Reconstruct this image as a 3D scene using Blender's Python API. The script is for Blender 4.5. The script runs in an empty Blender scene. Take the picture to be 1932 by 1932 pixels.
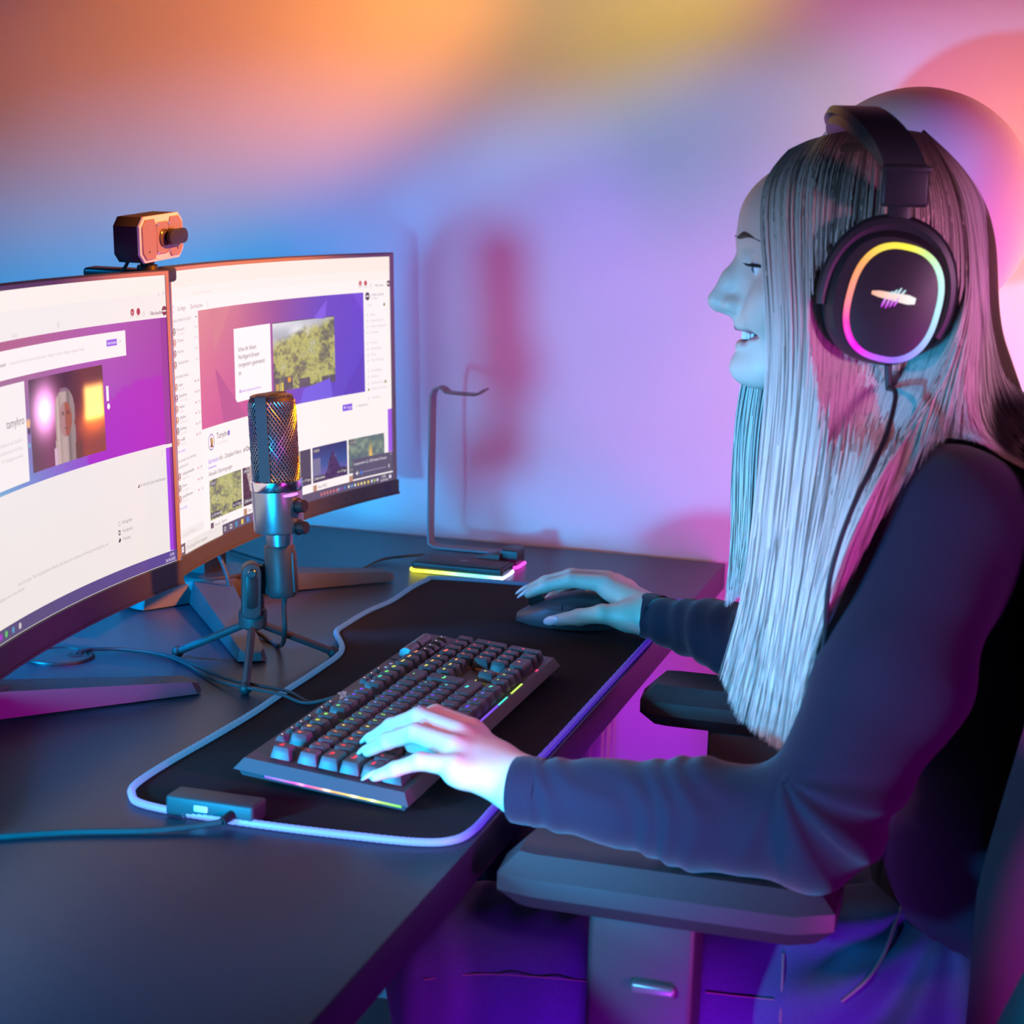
import bpy, bmesh, math, random
import numpy as np
from mathutils import Vector, Matrix
random.seed(7); rng = np.random.default_rng(7)
SC = bpy.context.scene; COL = SC.collection
R_ = math.radians
# ------------------------------------------------------------------ camera
CAM_C = np.array([0.3976, 0.0, 0.514]); FPX = 3343.0
CF = np.array([-0.27768923, 0.94327719, -0.18198029]); CR = np.array([0.9572739, 0.28761366, 0.03008435]); CU = np.array([-0.0807179, 0.16585089, 0.98284185])
cam = bpy.data.objects.new('camera', bpy.data.cameras.new('camera')); COL.objects.link(cam)
cam.matrix_world = Matrix(((CR[0], CU[0], -CF[0], CAM_C[0]), (CR[1], CU[1], -CF[1], CAM_C[1]), (CR[2], CU[2], -CF[2], CAM_C[2]), (0, 0, 0, 1)))
cam.data.sensor_width = 36.0; cam.data.lens = FPX / 1932 * 36.0
cam.data.clip_start = 0.02; cam.data.clip_end = 50
cam.data.dof.use_dof = True; cam.data.dof.focus_distance = 1.84; cam.data.dof.aperture_fstop = 8.5
SC.camera = cam
SC.view_settings.view_transform = 'Standard'; SC.view_settings.look = 'None'
SC.view_settings.gamma = 1.0; SC.view_settings.use_curve_mapping = False; SC.view_settings.exposure = 0.0
# ------------------------------------------------------------------ world and room lights
W = bpy.data.worlds.new('dim_room'); SC.world = W; W.use_nodes = True
W.node_tree.nodes['Background'].inputs[0].default_value = (0.10, 0.08, 0.25, 1); W.node_tree.nodes['Background'].inputs[1].default_value = 0.03
def lamp(name, kind, loc, target, energy, color, size=0.2, size_y=None, spot=None, blend=1.0):
    d = bpy.data.lights.new(name, kind); d.energy = energy; d.color = color
    if kind == 'AREA':
        d.shape = 'RECTANGLE' if size_y else 'DISK'; d.size = size
        if size_y: d.size_y = size_y
    else: d.shadow_soft_size = size
    if kind == 'SPOT': d.spot_size = R_(spot); d.spot_blend = blend
    o = bpy.data.objects.new(name, d); COL.objects.link(o); o.location = loc
    if target is not None: o.rotation_euler = (Vector(target) - Vector(loc)).to_track_quat('-Z', 'Y').to_euler()
    return o
# ---LB
def lit(name, kind, loc, tgt, watt, rgb, size, **k):
    m = max(rgb); return lamp(name, kind, loc, tgt, watt * m, tuple(c / m for c in rgb), size, **k)
# two blue fixtures standing on the desk outside the frame, colour lamps round the room, and unseen fill spots added for single parts
lit('blue_lamp_behind_screens', 'SPOT', (-0.85, 1.00, 0.12), (-0.72, 2.15, -0.53), 20, (0.0, 1.6, 4.0), 0.16, spot=94, blend=.07)
lit('cyan_desk_lamp', 'SPOT', (-0.36, 0.45, 0.055), (0.10, 1.87, -0.80), 40, (0.0, 1.05, 2.3), 0.06, spot=98, blend=.08)
lit('blue_desk_fill', 'SPOT', (-1.0, 1.35, 0.60), (-0.54, 1.78, 0.0), 20, (0.0, 1.7, 5.2), 0.08, spot=52)  # added fill on the desk behind and between the screens
lit('blue_near_fill', 'SPOT', (-0.75, 0.20, 0.32), (-0.24, 1.20, 0.0), 20, (0.0, 3.4, 7.0), 0.08, spot=38)  # added spot brightening the near desk and the key fronts
lit('cyan_armrest_fill', 'SPOT', (-0.50, -0.20, 0.50), (0.07, 1.25, -0.03), 20, (0.2, 5.5, 11.0), 0.06, spot=10)  # extra spot put in for the front of the near armrest
lit('lavender_hair_fill', 'SPOT', (-0.75, 0.0, 0.80), (0.19, 1.42, 0.14), 20, (4.2, 1.4, 2.2), 0.12, spot=20)  # added spot that whitens the lower hair
lit('orange_wall_lamp', 'SPOT', (0.55, 1.66, 1.12), (-0.74, 2.436, 0.72), 30, (5.4, 1.5, 0.02), 0.05, spot=23)
lit('olive_wall_lamp', 'SPOT', (0.75, 1.72, 1.20), (-0.22, 2.436, 0.83), 20, (3.0, 2.4, 0.02), 0.05, spot=25)
lit('red_wall_lamp', 'SPOT', (1.1, 1.85, 1.3), (0.42, 2.436, 0.72), 20, (0.85, 0.10, 0.12), 0.12, spot=55)
lit('amber_wall_lamp', 'SPOT', (0.80, 2.22, 0.45), (0.36, 2.436, 0.42), 10, (3.2, 1.2, 0.10), 0.2, spot=95)
lit('pink_lamp_behind_chair', 'SPOT', (0.60, 1.95, -0.38), (-0.20, 2.436, 0.45), 9, (1.7, 0.0, 1.3), 0.2, spot=70)
lit('magenta_panel', 'SPOT', (1.35, 1.25, 0.0), (0.0, 2.436, 0.28), 34, (1.9, 0.03, 2.6), 0.35, spot=50)
lit('orange_screen_lamp', 'SPOT', (1.5, 1.85, 1.60), (-0.5, 1.85, 0.33), 60, (12.5, 2.9, 0.02), 0.08, spot=18, blend=.6)
lit('magenta_foot_fill', 'SPOT', (1.2, 0.60, 0.36), (-0.46, 1.44, 0.02), 20, (4.5, 0.03, 4.2), 0.06, spot=12)  # second magenta spot, added to reach the left monitor's foot
lit('pink_head_fill', 'SPOT', (1.5, 0.55, 0.50), (0.34, 1.44, 0.42), 20, (3.6, 1.5, 3.0), 0.15, spot=17)  # narrow spot added for pink on the back of the hair
lit('magenta_sleeve_fill', 'SPOT', (1.35, 0.45, -0.25), (0.36, 1.24, -0.07), 20, (3.4, 0.05, 3.0), 0.15, spot=46)  # unseen spot added to redden the near sleeve
lit('violet_jeans_fill', 'SPOT', (0.35, 0.35, -0.62), (0.20, 1.4, -0.30), 20, (1.8, 0.06, 5.0), 0.1, spot=30, blend=.5)  # unseen low spot added to colour the jeans
lit('rose_hand_fill', 'SPOT', (0.55, 0.15, 0.75), (0.01, 1.275, 0.05), 20, (1.7, 0.6, 1.1), 0.08, spot=11)  # added spot lifting the near hand
lit('cyan_face_fill', 'SPOT', (-0.75, 0.35, 0.25), (0.19, 1.5, 0.43), 20, (0.55, 1.15, 2.3), 0.08, spot=18)  # spot added for the face, above the desk lamp's cone
# ---LE

# ------------------------------------------------------------------ helpers
def s2l(c):
    c = np.asarray(c, float) / 255.0
    return np.where(c <= 0.04045, c / 12.92, ((c + 0.055) / 1.055) ** 2.4)
def at(x, y, Y):                       # photo pixel -> point on the vertical plane y = Y
    d = CF + CR * (x - 966) / FPX - CU * (y - 966) / FPX
    return CAM_C + d * (Y / d[1])
def atz(x, y, z):
    d = CF + CR * (x - 966) / FPX - CU * (y - 966) / FPX
    return CAM_C + d * ((z - CAM_C[2]) / d[2])
def mat(name, color, rough=0.5, metal=0.0, spec=0.5, noise=0.0, nscale=60.0, bump=0.0, bscale=300.0, emit=None, estr=1.0, sheen=0.0, coat=0.0, stretch=None):
    m = bpy.data.materials.new(name); m.use_nodes = True
    nt = m.node_tree; b = nt.nodes['Principled BSDF']
    b.inputs['Base Color'].default_value = (*color, 1); b.inputs['Roughness'].default_value = rough
    b.inputs['Metallic'].default_value = metal; b.inputs['Specular IOR Level'].default_value = spec
    if coat: b.inputs['Coat Weight'].default_value = coat; b.inputs['Coat Roughness'].default_value = 0.15
    if sheen: b.inputs['Sheen Weight'].default_value = sheen; b.inputs['Sheen Roughness'].default_value = 0.5
    tc = nt.nodes.new('ShaderNodeTexCoord')
    vec = tc.outputs['Object']
    if stretch:
        mp = nt.nodes.new('ShaderNodeMapping'); mp.inputs['Scale'].default_value = stretch
        nt.links.new(vec, mp.inputs[0]); vec = mp.outputs[0]
    if noise:
        n = nt.nodes.new('ShaderNodeTexNoise'); n.inputs['Scale'].default_value = nscale; n.inputs['Detail'].default_value = 4
        nt.links.new(vec, n.inputs['Vector'])
        r = nt.nodes.new('ShaderNodeMapRange'); r.inputs['To Min'].default_value = 1 - noise; r.inputs['To Max'].default_value = 1 + noise
        nt.links.new(n.outputs['Fac'], r.inputs['Value'])
        mx = nt.nodes.new('ShaderNodeVectorMath'); mx.operation = 'SCALE'; mx.inputs[0].default_value = color
        nt.links.new(r.outputs[0], mx.inputs['Scale']); nt.links.new(mx.outputs[0], b.inputs['Base Color'])
    if bump:
        n2 = nt.nodes.new('ShaderNodeTexNoise'); n2.inputs['Scale'].default_value = bscale; n2.inputs['Detail'].default_value = 3
        nt.links.new(vec, n2.inputs['Vector'])
        bp = nt.nodes.new('ShaderNodeBump'); bp.inputs['Strength'].default_value = bump; bp.inputs['Distance'].default_value = 0.001
        nt.links.new(n2.outputs['Fac'], bp.inputs['Height']); nt.links.new(bp.outputs[0], b.inputs['Normal'])
    if emit is not None:
        b.inputs['Emission Color'].default_value = (*emit, 1); b.inputs['Emission Strength'].default_value = estr
    return m
def mat_attr_emit(name, strength=1.0, base=(0.02, 0.02, 0.02), rough=0.4, spec=0.3):     # emission from the mesh's own colour attribute
    m = mat(name, base, rough, spec=spec); nt = m.node_tree; b = nt.nodes['Principled BSDF']
    a = nt.nodes.new('ShaderNodeAttribute'); a.attribute_name = 'Col'
    nt.links.new(a.outputs['Color'], b.inputs['Emission Color']); b.inputs['Emission Strength'].default_value = strength
    return m
def mat_objcol_emit(name, strength=1.0):                                                  # emission from the object's own colour
    m = mat(name, (0.02, 0.02, 0.02), 0.5); nt = m.node_tree; b = nt.nodes['Principled BSDF']
    a = nt.nodes.new('ShaderNodeObjectInfo')
    nt.links.new(a.outputs['Color'], b.inputs['Emission Color']); b.inputs['Emission Strength'].default_value = strength
    return m
class MB:
    """collects geometry (world coordinates unless placed with M) and links it as one mesh"""
    def __init__(s): s.v = []; s.f = []; s.m = []; s.c = []
    def add(s, v, f, m=0, M=None, c=None):
        o = len(s.v)
        for p in v:
            p = Vector((float(p[0]), float(p[1]), float(p[2])))
            s.v.append(tuple(M @ p) if M is not None else tuple(p))
        s.f += [tuple(i + o for i in q) for q in f]; s.m += [m] * len(f)
        if c is not None:
            c = list(c) if hasattr(c[0], '__len__') else [c] * len(v)
            s.c += c
        elif s.c: s.c += [(0, 0, 0)] * len(v)
        return s
    def bm(s, b, m=0, M=None):
        b.verts.ensure_lookup_table()
        for i, x in enumerate(b.verts): x.index = i
        s.add([x.co for x in b.verts], [[x.index for x in q.verts] for q in b.faces], m, M); b.free(); return s
    def box(s, c, d, r=0.0, seg=2, m=0, M=None):
        b = bmesh.new(); bmesh.ops.create_cube(b, size=1.0, matrix=Matrix.Translation(c) @ Matrix.Diagonal((*d, 1)))
        if r: bmesh.ops.bevel(b, geom=list(b.edges), offset=r, segments=seg, affect='EDGES', profile=0.5)
        return s.bm(b, m, M)
    def prism(s, pts, z0, z1, r=0.0, seg=2, m=0, M=None, top=None):
        """outline pts (x,y) from z0 to z1; r bevels the rim; top = scaled outline for the upper face"""
        b = bmesh.new(); tp = top or pts
        lo = [b.verts.new((x, y, z0)) for x, y in pts]; hi = [b.verts.new((x, y, z1)) for x, y in tp]; n = len(pts)
        b.faces.new(lo[::-1]); b.faces.new(hi)
        for i in range(n): b.faces.new((lo[i], lo[(i + 1) % n], hi[(i + 1) % n], hi[i]))
        bmesh.ops.recalc_face_normals(b, faces=b.faces)
        if r:
            e = [x for x in b.edges if (x.verts[0].co.z == x.verts[1].co.z)]
            bmesh.ops.bevel(b, geom=e, offset=r, segments=seg, affect='EDGES', profile=0.5)
        return s.bm(b, m, M)
    def tube(s, path, r, n=10, closed=False, m=0, M=None, caps=True, flat=1.0, up=None, c=None):
        P = [Vector(tuple(map(float, q))) for q in path]; k = len(P); rs = r if hasattr(r, '__len__') else [r] * k
        T = []
        for i in range(k):
            a = P[(i - 1) % k] if (closed or i > 0) else P[i]; b_ = P[(i + 1) % k] if (closed or i < k - 1) else P[i]
            T.append((b_ - a).normalized())
        ref = Vector(tuple(map(float, up))) if up is not None else (Vector((0, 0, 1)) if abs(T[0].z) < 0.9 else Vector((1, 0, 0)))
        v = []; 
        N = (ref - T[0] * ref.dot(T[0])).normalized()
        for i in range(k):
            base = ref if up is not None else N
            N = (base - T[i] * base.dot(T[i])).normalized(); B = T[i].cross(N)
            for j in range(n):
                a = 2 * math.pi * j / n
                v.append(P[i] + (N * math.cos(a) * flat + B * math.sin(a)) * rs[i])
        f = []
        for i in range(k if closed else k - 1):
            i2 = (i + 1) % k
            for j in range(n): f.append((i * n + j, i * n + (j + 1) % n, i2 * n + (j + 1) % n, i2 * n + j))
        if caps and not closed: f.append(tuple(range(n))[::-1]); f.append(tuple((k - 1) * n + j for j in range(n)))
        cc = None
        if c is not None: cc = [c[i] for i in range(k) for j in range(n)]
        return s.add(v, f, m, M, cc)
    def cyl(s, a, b, r, r2=None, n=24, m=0, M=None): return s.tube([a, b], [r, r if r2 is None else r2], n, m=m, M=M)
    def lathe(s, prof, n=32, m=0, M=None):
        v = []; f = []; k = len(prof)
        for r, z in prof:
            for j in range(n): a = 2 * math.pi * j / n; v.append((r * math.cos(a), r * math.sin(a), z))
        for i in range(k - 1):
            for j in range(n): f.append((i * n + j, i * n + (j + 1) % n, (i + 1) * n + (j + 1) % n, (i + 1) * n + j))
        f.append(tuple(range(n))[::-1]); f.append(tuple((k - 1) * n + j for j in range(n)))
        return s.add(v, f, m, M)
    def sphere(s, c, r, m=0, M=None, nu=20, nv=12):
        r = r if hasattr(r, '__len__') else (r, r, r); pr = []
        v = [(c[0], c[1], c[2] - r[2])]
        for i in range(1, nv):
            t = math.pi * i / nv
            for j in range(nu):
                a = 2 * math.pi * j / nu; v.append((c[0] + r[0] * math.sin(t) * math.cos(a), c[1] + r[1] * math.sin(t) * math.sin(a), c[2] - r[2] * math.cos(t)))
        v.append((c[0], c[1], c[2] + r[2])); f = []
        for j in range(nu): f.append((0, 1 + (j + 1) % nu, 1 + j))
        for i in range(nv - 2):
            for j in range(nu):
                a = 1 + i * nu; f.append((a + j, a + (j + 1) % nu, a + nu + (j + 1) % nu, a + nu + j))
        a = 1 + (nv - 2) * nu
        for j in range(nu): f.append((a + j, a + (j + 1) % nu, len(v) - 1))
        return s.add(v, f, m, M)
    def mesh(s, name, inv=None):
        me = bpy.data.meshes.new(name)
        v = s.v if inv is None else [tuple(inv @ Vector(p)) for p in s.v]
        me.from_pydata(v, [], s.f)
        if any(s.m): me.polygons.foreach_set('material_index', s.m)
        if s.c:
            a = me.color_attributes.new('Col', 'FLOAT_COLOR', 'POINT')
            arr = np.ones((len(v), 4), np.float32); arr[:, :3] = np.array(s.c, np.float32); a.data.foreach_set('color', arr.ravel())
        me.polygons.foreach_set('use_smooth', [True] * len(s.f)); me.update()
        me.set_sharp_from_angle(angle=R_(35))
        return me
WMX = {}
def link(o, parent=None, M=None):
    COL.objects.link(o)
    if M is not None: o.matrix_world = M
    if parent is not None: o.parent = parent
    return o
def part(name, mb, mats, parent=None, smooth=True, label=None):
    """link mb (world coordinates) as one object under parent"""
    inv = WMX[parent.name].inverted() if parent is not None else None
    me = mb.mesh(name, inv) if isinstance(mb, MB) else mb
    if inv is not None and not isinstance(mb, MB): me.transform(inv)
    for m in (mats if isinstance(mats, (list, tuple)) else [mats]): me.materials.append(m)
    o = bpy.data.objects.new(name, me); COL.objects.link(o)
    if parent is not None: o.parent = parent
    WMX[o.name] = WMX[parent.name].copy() if parent is not None else Matrix.Identity(4)
    if label: o['label'] = label
    return o
def tag(o, label=None, cat=None, group=None, kind=None):
    if label: o['label'] = label
    if cat: o['category'] = cat
    if group: o['group'] = group
    if kind: o['kind'] = kind
    return o
def thing(name, label, cat, M=None, group=None):
    o = bpy.data.objects.new(name, None); o.empty_display_size = 0.05; COL.objects.link(o)
    M = M if isinstance(M, Matrix) else Matrix.Translation(M or (0, 0, 0)); o.matrix_world = M; WMX[o.name] = M.copy()
    return tag(o, label, cat, group)
def smoothpath(pts, n=8, closed=False):                          # Catmull-Rom
    P = [np.array(p, float) for p in pts]; out = []; k = len(P)
    for i in range(k if closed else k - 1):
        p0 = P[(i - 1) % k] if (closed or i > 0) else P[i]; p1 = P[i]; p2 = P[(i + 1) % k]; p3 = P[(i + 2) % k] if (closed or i + 2 < k) else p2
        for j in range(n):
            t = j / n
            out.append(0.5 * ((2 * p1) + (-p0 + p2) * t + (2 * p0 - 5 * p1 + 4 * p2 - p3) * t * t + (-p0 + 3 * p1 - 3 * p2 + p3) * t ** 3))
    if not closed: out.append(P[-1])
    return out
_TX = {}
def text2d(s, align='LEFT', shear=0.0, bold=0.0):
    """flat text outlines for cap height about 1: (verts, faces)"""
    key = (s, align, shear, bold)
    if key in _TX: return _TX[key]
    cu = bpy.data.curves.new('t', 'FONT'); cu.body = s; cu.align_x = align; cu.align_y = 'TOP_BASELINE'; cu.size = 1.4; cu.resolution_u = 2; cu.shear = shear; cu.offset = bold
    o = bpy.data.objects.new('t', cu); COL.objects.link(o)
    me = o.to_mesh(); v = [tuple(x.co) for x in me.vertices]; f = [tuple(q.vertices) for q in me.polygons]
    o.to_mesh_clear(); bpy.data.objects.remove(o); bpy.data.curves.remove(cu)
    _TX[key] = (v, f); return v, f
# ------------------------------------------------------------------ materials
M_wall = mat('painted_wall', (0.80, 0.79, 0.78), 0.75, spec=0.2, noise=0.03, nscale=9, bump=0.15, bscale=140)
M_floor = mat('dark_floor', (0.10, 0.09, 0.09), 0.6, noise=0.2, nscale=8)
M_desk = mat('black_desk_laminate', (0.022, 0.027, 0.046), 0.38, spec=0.5, noise=0.10, nscale=400, bump=0.12, bscale=900)
M_deskedge = mat('black_desk_edge', (0.05, 0.045, 0.05), 0.5)
M_metal_white = mat('pale_steel', (0.55, 0.53, 0.55), 0.4, noise=0.05)
M_blk = mat('black_plastic', (0.02, 0.02, 0.022), 0.38, noise=0.1, nscale=300, bump=0.05, bscale=1500)
M_blk_soft = mat('matte_black_plastic', (0.045, 0.045, 0.05), 0.5, noise=0.1, nscale=200, bump=0.08, bscale=1200)
M_bezel = mat('monitor_bezel', (0.06, 0.056, 0.06), 0.42, bump=0.05, bscale=1500)
M_frame = mat('sheen_paled_frame', (0.26, 0.25, 0.26), 0.4)  # bezel rim, its sheen put into a paler base colour
M_cloth = mat('black_mat_cloth', (0.028, 0.024, 0.028), 0.95, spec=0.15, noise=0.35, nscale=1500, bump=0.5, bscale=1800)
M_key = mat('keycap_plastic', (0.105, 0.105, 0.115), 0.42, spec=0.5)
M_plate = mat('keyboard_plate', (0.075, 0.07, 0.08), 0.45, metal=0.0, spec=0.6, bump=0.05, bscale=900)
M_rubber = mat('black_rubber', (0.018, 0.018, 0.02), 0.55)
M_cable = mat('braided_cable', (0.03, 0.032, 0.036), 0.5, bump=0.6, bscale=1500)
M_silver = mat('brushed_gunmetal', (0.36, 0.36, 0.38), 0.3, metal=0.85, noise=0.06, nscale=60, stretch=(60, 60, 2))
M_ring = mat('chrome_ring', (0.75, 0.75, 0.78), 0.18, metal=1.0)
M_screw = mat('steel_screw', (0.35, 0.35, 0.38), 0.25, metal=1.0)
M_screen = mat_attr_emit('lit_screen_image', 1.0, base=(0.015, 0.015, 0.015), rough=0.3, spec=0.35)
M_rgb = mat_attr_emit('rgb_light_strip', 1.0)
M_keyglow = mat_objcol_emit('key_backlight', 1.0)

# ------------------------------------------------------------------ the room
def quad(name, pts, m):
    o = part(name, MB().add(pts, [(0, 1, 2, 3)]), m); return tag(o, kind='structure')
FZ = -0.74
quad('wall_back', [(-2.6, 2.436, FZ), (2.2, 2.436, FZ), (2.2, 2.436, 1.9), (-2.6, 2.436, 1.9)], M_wall)
quad('floor', [(-2.6, -1.2, FZ), (2.2, -1.2, FZ), (2.2, 2.436, FZ), (-2.6, 2.436, FZ)], M_floor)
tag(part('baseboard_back', MB().box((-0.2, 2.428, FZ + 0.04), (4.8, 0.016, 0.08), 0.003), M_wall), kind='structure')
# ------------------------------------------------------------------ desk
desk = thing('desk', 'black desk with a dark laminate top carrying the screens and the keyboard', 'desk', (-0.4, 1.35, FZ))
part('tabletop', MB().box((-0.40, 1.335, -0.0185), (0.80, 2.17, 0.037), 0.002, 2), M_desk, desk)
def desk_leg(x, y):
    b = MB().box((x, y, (FZ - 0.04) / 2), (0.075, 0.075, abs(FZ) - 0.04), 0.004)
    for k in (-1, 1): b.box((x + 0.0385, y + k * 0.018, (FZ - 0.04) / 2), (0.004, 0.012, abs(FZ) - 0.06), 0.001)
    for k in (-1, 1): b.box((x + k * 0.018, y - 0.0385, (FZ - 0.04) / 2), (0.012, 0.004, abs(FZ) - 0.06), 0.001)
    return b
for x, y in ((-0.125, 2.115), (-0.70, 2.115), (-0.70, 0.45), (-0.125, 0.45)): part('leg', desk_leg(x, y), M_metal_white, desk)
for x in (-0.125, -0.70): part('rail', MB().box((x, 1.28, -0.062), (0.04, 1.6, 0.045), 0.003), M_blk, desk)
# cable grommet set into the tabletop
gr = thing('cable_grommet', 'round black cable grommet let into the desk top below the left screen', 'grommet', (-0.583, 1.629, 0))
part('rim', MB().lathe([(0.0365, -0.002), (0.0365, 0.0015), (0.035, 0.003), (0.031, 0.003), (0.030, 0.0012), (0.030, -0.002)], 48, M=Matrix.Translation((-0.583, 1.629, 0))), M_blk, gr)
part('cap', MB().lathe([(0.0298, 0.0), (0.0298, 0.0018), (0.028, 0.0024), (0.001, 0.0026)], 40, M=Matrix.Translation((-0.583, 1.629, 0))), M_blk_soft, gr)
part('cable_hole', MB().prism([(-0.5585, 1.632), (-0.5655, 1.645), (-0.5775, 1.640), (-0.5745, 1.630), (-0.5665, 1.624)], 0.0015, 0.0032), M_rubber, gr)
# ------------------------------------------------------------------ desk mat with light tube
matt = thing('desk_mat', 'long black cloth desk mat with a glowing tube sewn round its edge', 'desk mat', (-0.16, 1.7, 0))
back = [(-0.296, 1.262), (-0.307, 1.290), (-0.307, 1.36), (-0.299, 1.455), (-0.303, 1.574), (-0.304, 1.678), (-0.309, 1.755), (-0.338, 1.81), (-0.349, 1.87), (-0.350, 1.937), (-0.343, 2.0), (-0.345, 2.08), (-0.342, 2.125), (-0.330, 2.146)]
rest = [(-0.2173, 2.158), (-0.10, 2.150), (-0.022, 2.146), (-0.006, 2.125), (-0.005, 1.95), (-0.005, 1.75), (-0.005, 1.55), (-0.006, 1.35), (-0.006, 1.292), (-0.014, 1.262), (-0.040, 1.248), (-0.10, 1.242), (-0.16, 1.239), (-0.23, 1.240), (-0.278, 1.247)]
outl = smoothpath([(x, y, 0) for x, y in back + rest], 6, True)
def mat_z(x, y):            # the cloth lifts a little where its edge is wavy
    return 0.0024 + 0.006 * math.exp(-((y - 1.80) / 0.05) ** 2) * max(0, min(1, (-x - 0.28) / 0.05)) + 0.003 * math.exp(-((y - 1.45) / 0.06) ** 2) * max(0, min(1, (-x - 0.27) / 0.03))
mb = MB(); n = len(outl); cx, cy = -0.17, 1.7
rings = [0.0, 0.55, 0.8, 0.92, 1.0]; vv = []; ff = []
def ctr(p): return np.array([-0.17, min(max(p[1], 1.40), 2.0)])
for tq in rings[1:]:
    for p in outl:
        c_ = ctr(p); q = c_ + (np.array(p[:2]) - c_) * tq; vv.append((q[0], q[1], mat_z(*q)))
for k in range(len(rings) - 2):
    for i in range(n): ff.append((k * n + i, k * n + (i + 1) % n, (k + 1) * n + (i + 1) % n, (k + 1) * n + i))
ff = [f[::-1] for f in ff]
ff.append(tuple(range(n))); b0 = len(vv)
for p in outl: vv.append((p[0], p[1], mat_z(p[0], p[1]) - 0.0022))
k0 = (len(rings) - 2) * n
for i in range(n): ff.append((k0 + i, k0 + (i + 1) % n, b0 + (i + 1) % n, b0 + i))
bmm = bmesh.new(); bv = [bmm.verts.new(v) for v in vv]
for f in ff: bmm.faces.new([bv[i] for i in f])
bmesh.ops.recalc_face_normals(bmm, faces=bmm.faces)
part('cloth', MB().bm(bmm), M_cloth, matt)
tube_c = []
for p in outl:
    x, y = p[0], p[1]
    near = math.exp(-max(0, y - 1.24) / 0.22)
    if x > -0.04 and y > 1.27: c = np.array([0.10, 0.035, 0.85]) * (0.35 + 0.6 * near)
    elif y < 1.285: c = np.array([0.20, 0.30, 1.0]) * 0.95
    elif x < -0.28: c = np.array([0.06, 0.32, 0.72]) * (0.22 + 0.65 * near)
    else: c = np.array([0.06, 0.06, 0.4]) * 0.12
    tube_c.append(c)
tube_c = [sum(tube_c[(i + k) % n] for k in range(-3, 4)) / 7 for i in range(n)]
M_tube = mat_attr_emit('glowing_edge_tube', 1.0, base=(0.10, 0.14, 0.20), rough=0.4)
tp = []; tcol = []
for i in range(n):
    for k in range(4):
        a = k / 4; p = np.array(outl[i]) * (1 - a) + np.array(outl[(i + 1) % n]) * a
        tp.append((p[0], p[1], mat_z(p[0], p[1]) + 0.0014)); tcol.append(tube_c[i] * (1 - a) + tube_c[(i + 1) % n] * a)
part('light_tube', MB().tube(tp, [0.0031 + 0.00035 * (i % 2) for i in range(len(tp))], 8, closed=True, c=tcol), M_tube, matt, label='softly glowing blue edge tube')
Mh = Matrix.Translation((-0.2135, 1.2500, 0)) @ Matrix.Rotation(R_(-0.5), 4, 'Z')
part('controller', MB().box((0, 0, 0.0095), (0.078, 0.026, 0.017), 0.0025, 3, M=Mh), M_blk_soft, matt)
part('button', MB().box((-0.007, -0.0132, 0.0105), (0.012, 0.0016, 0.005), 0.0007, 2, M=Mh), mat('lit_button', (0.6, 0.7, 0.8), 0.4, emit=(0.25, 0.5, 0.9), estr=0.7), matt)
part('plug', MB().cyl(Mh @ Vector((0.020, -0.012, 0.009)), Mh @ Vector((0.018, -0.026, 0.0075)), 0.0042, 0.0034, 14), M_rubber, matt)
part('cable', MB().tube(smoothpath([tuple(Mh @ Vector((0.018, -0.026, 0.0075))), (-0.214, 1.214, 0.005), (-0.245, 1.197, 0.003), (-0.30, 1.172, 0.003), (-0.345, 1.144, 0.003), (-0.42, 1.09, 0.003), (-0.50, 1.00, 0.003)], 8), 0.0027, 10), M_cable, matt)
# ------------------------------------------------------------------ screens
def mon_pt(par, u, v, d=0.0):          # u, v in mm from the panel's upper left corner, d metres in front of the glass
    mx, my, rot, z0, tl, w, h, Rad = par
    a = (u / 300.0 - 1) * w / 2 / Rad; t = 1 - v / 331.6
    lat = Rad * math.sin(a); dep = Rad * (1 - math.cos(a)) - Rad * (1 - math.cos(w / 2 / Rad))
    Wd = np.array([math.sin(rot), math.cos(rot), 0]); Nn = np.array([math.cos(rot), -math.sin(rot), 0])
    Up = np.array([0, 0, 1]) * math.cos(tl) - Nn * math.sin(tl)
    fw = (Nn * math.cos(tl) + np.array([0, 0, 1]) * math.sin(tl)) * math.cos(a) - Wd * math.sin(a)
    return np.array([mx, my, z0]) + Wd * lat + Nn * dep + Up * t * h + fw * d
RM = (-.47, 2.0161, .0535, .0848, .037, .6, .3316, 1.5)
LM = (-.4296, 1.3921, -.1331, .0836, .0398, .6, .3316, 1.5)
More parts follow.
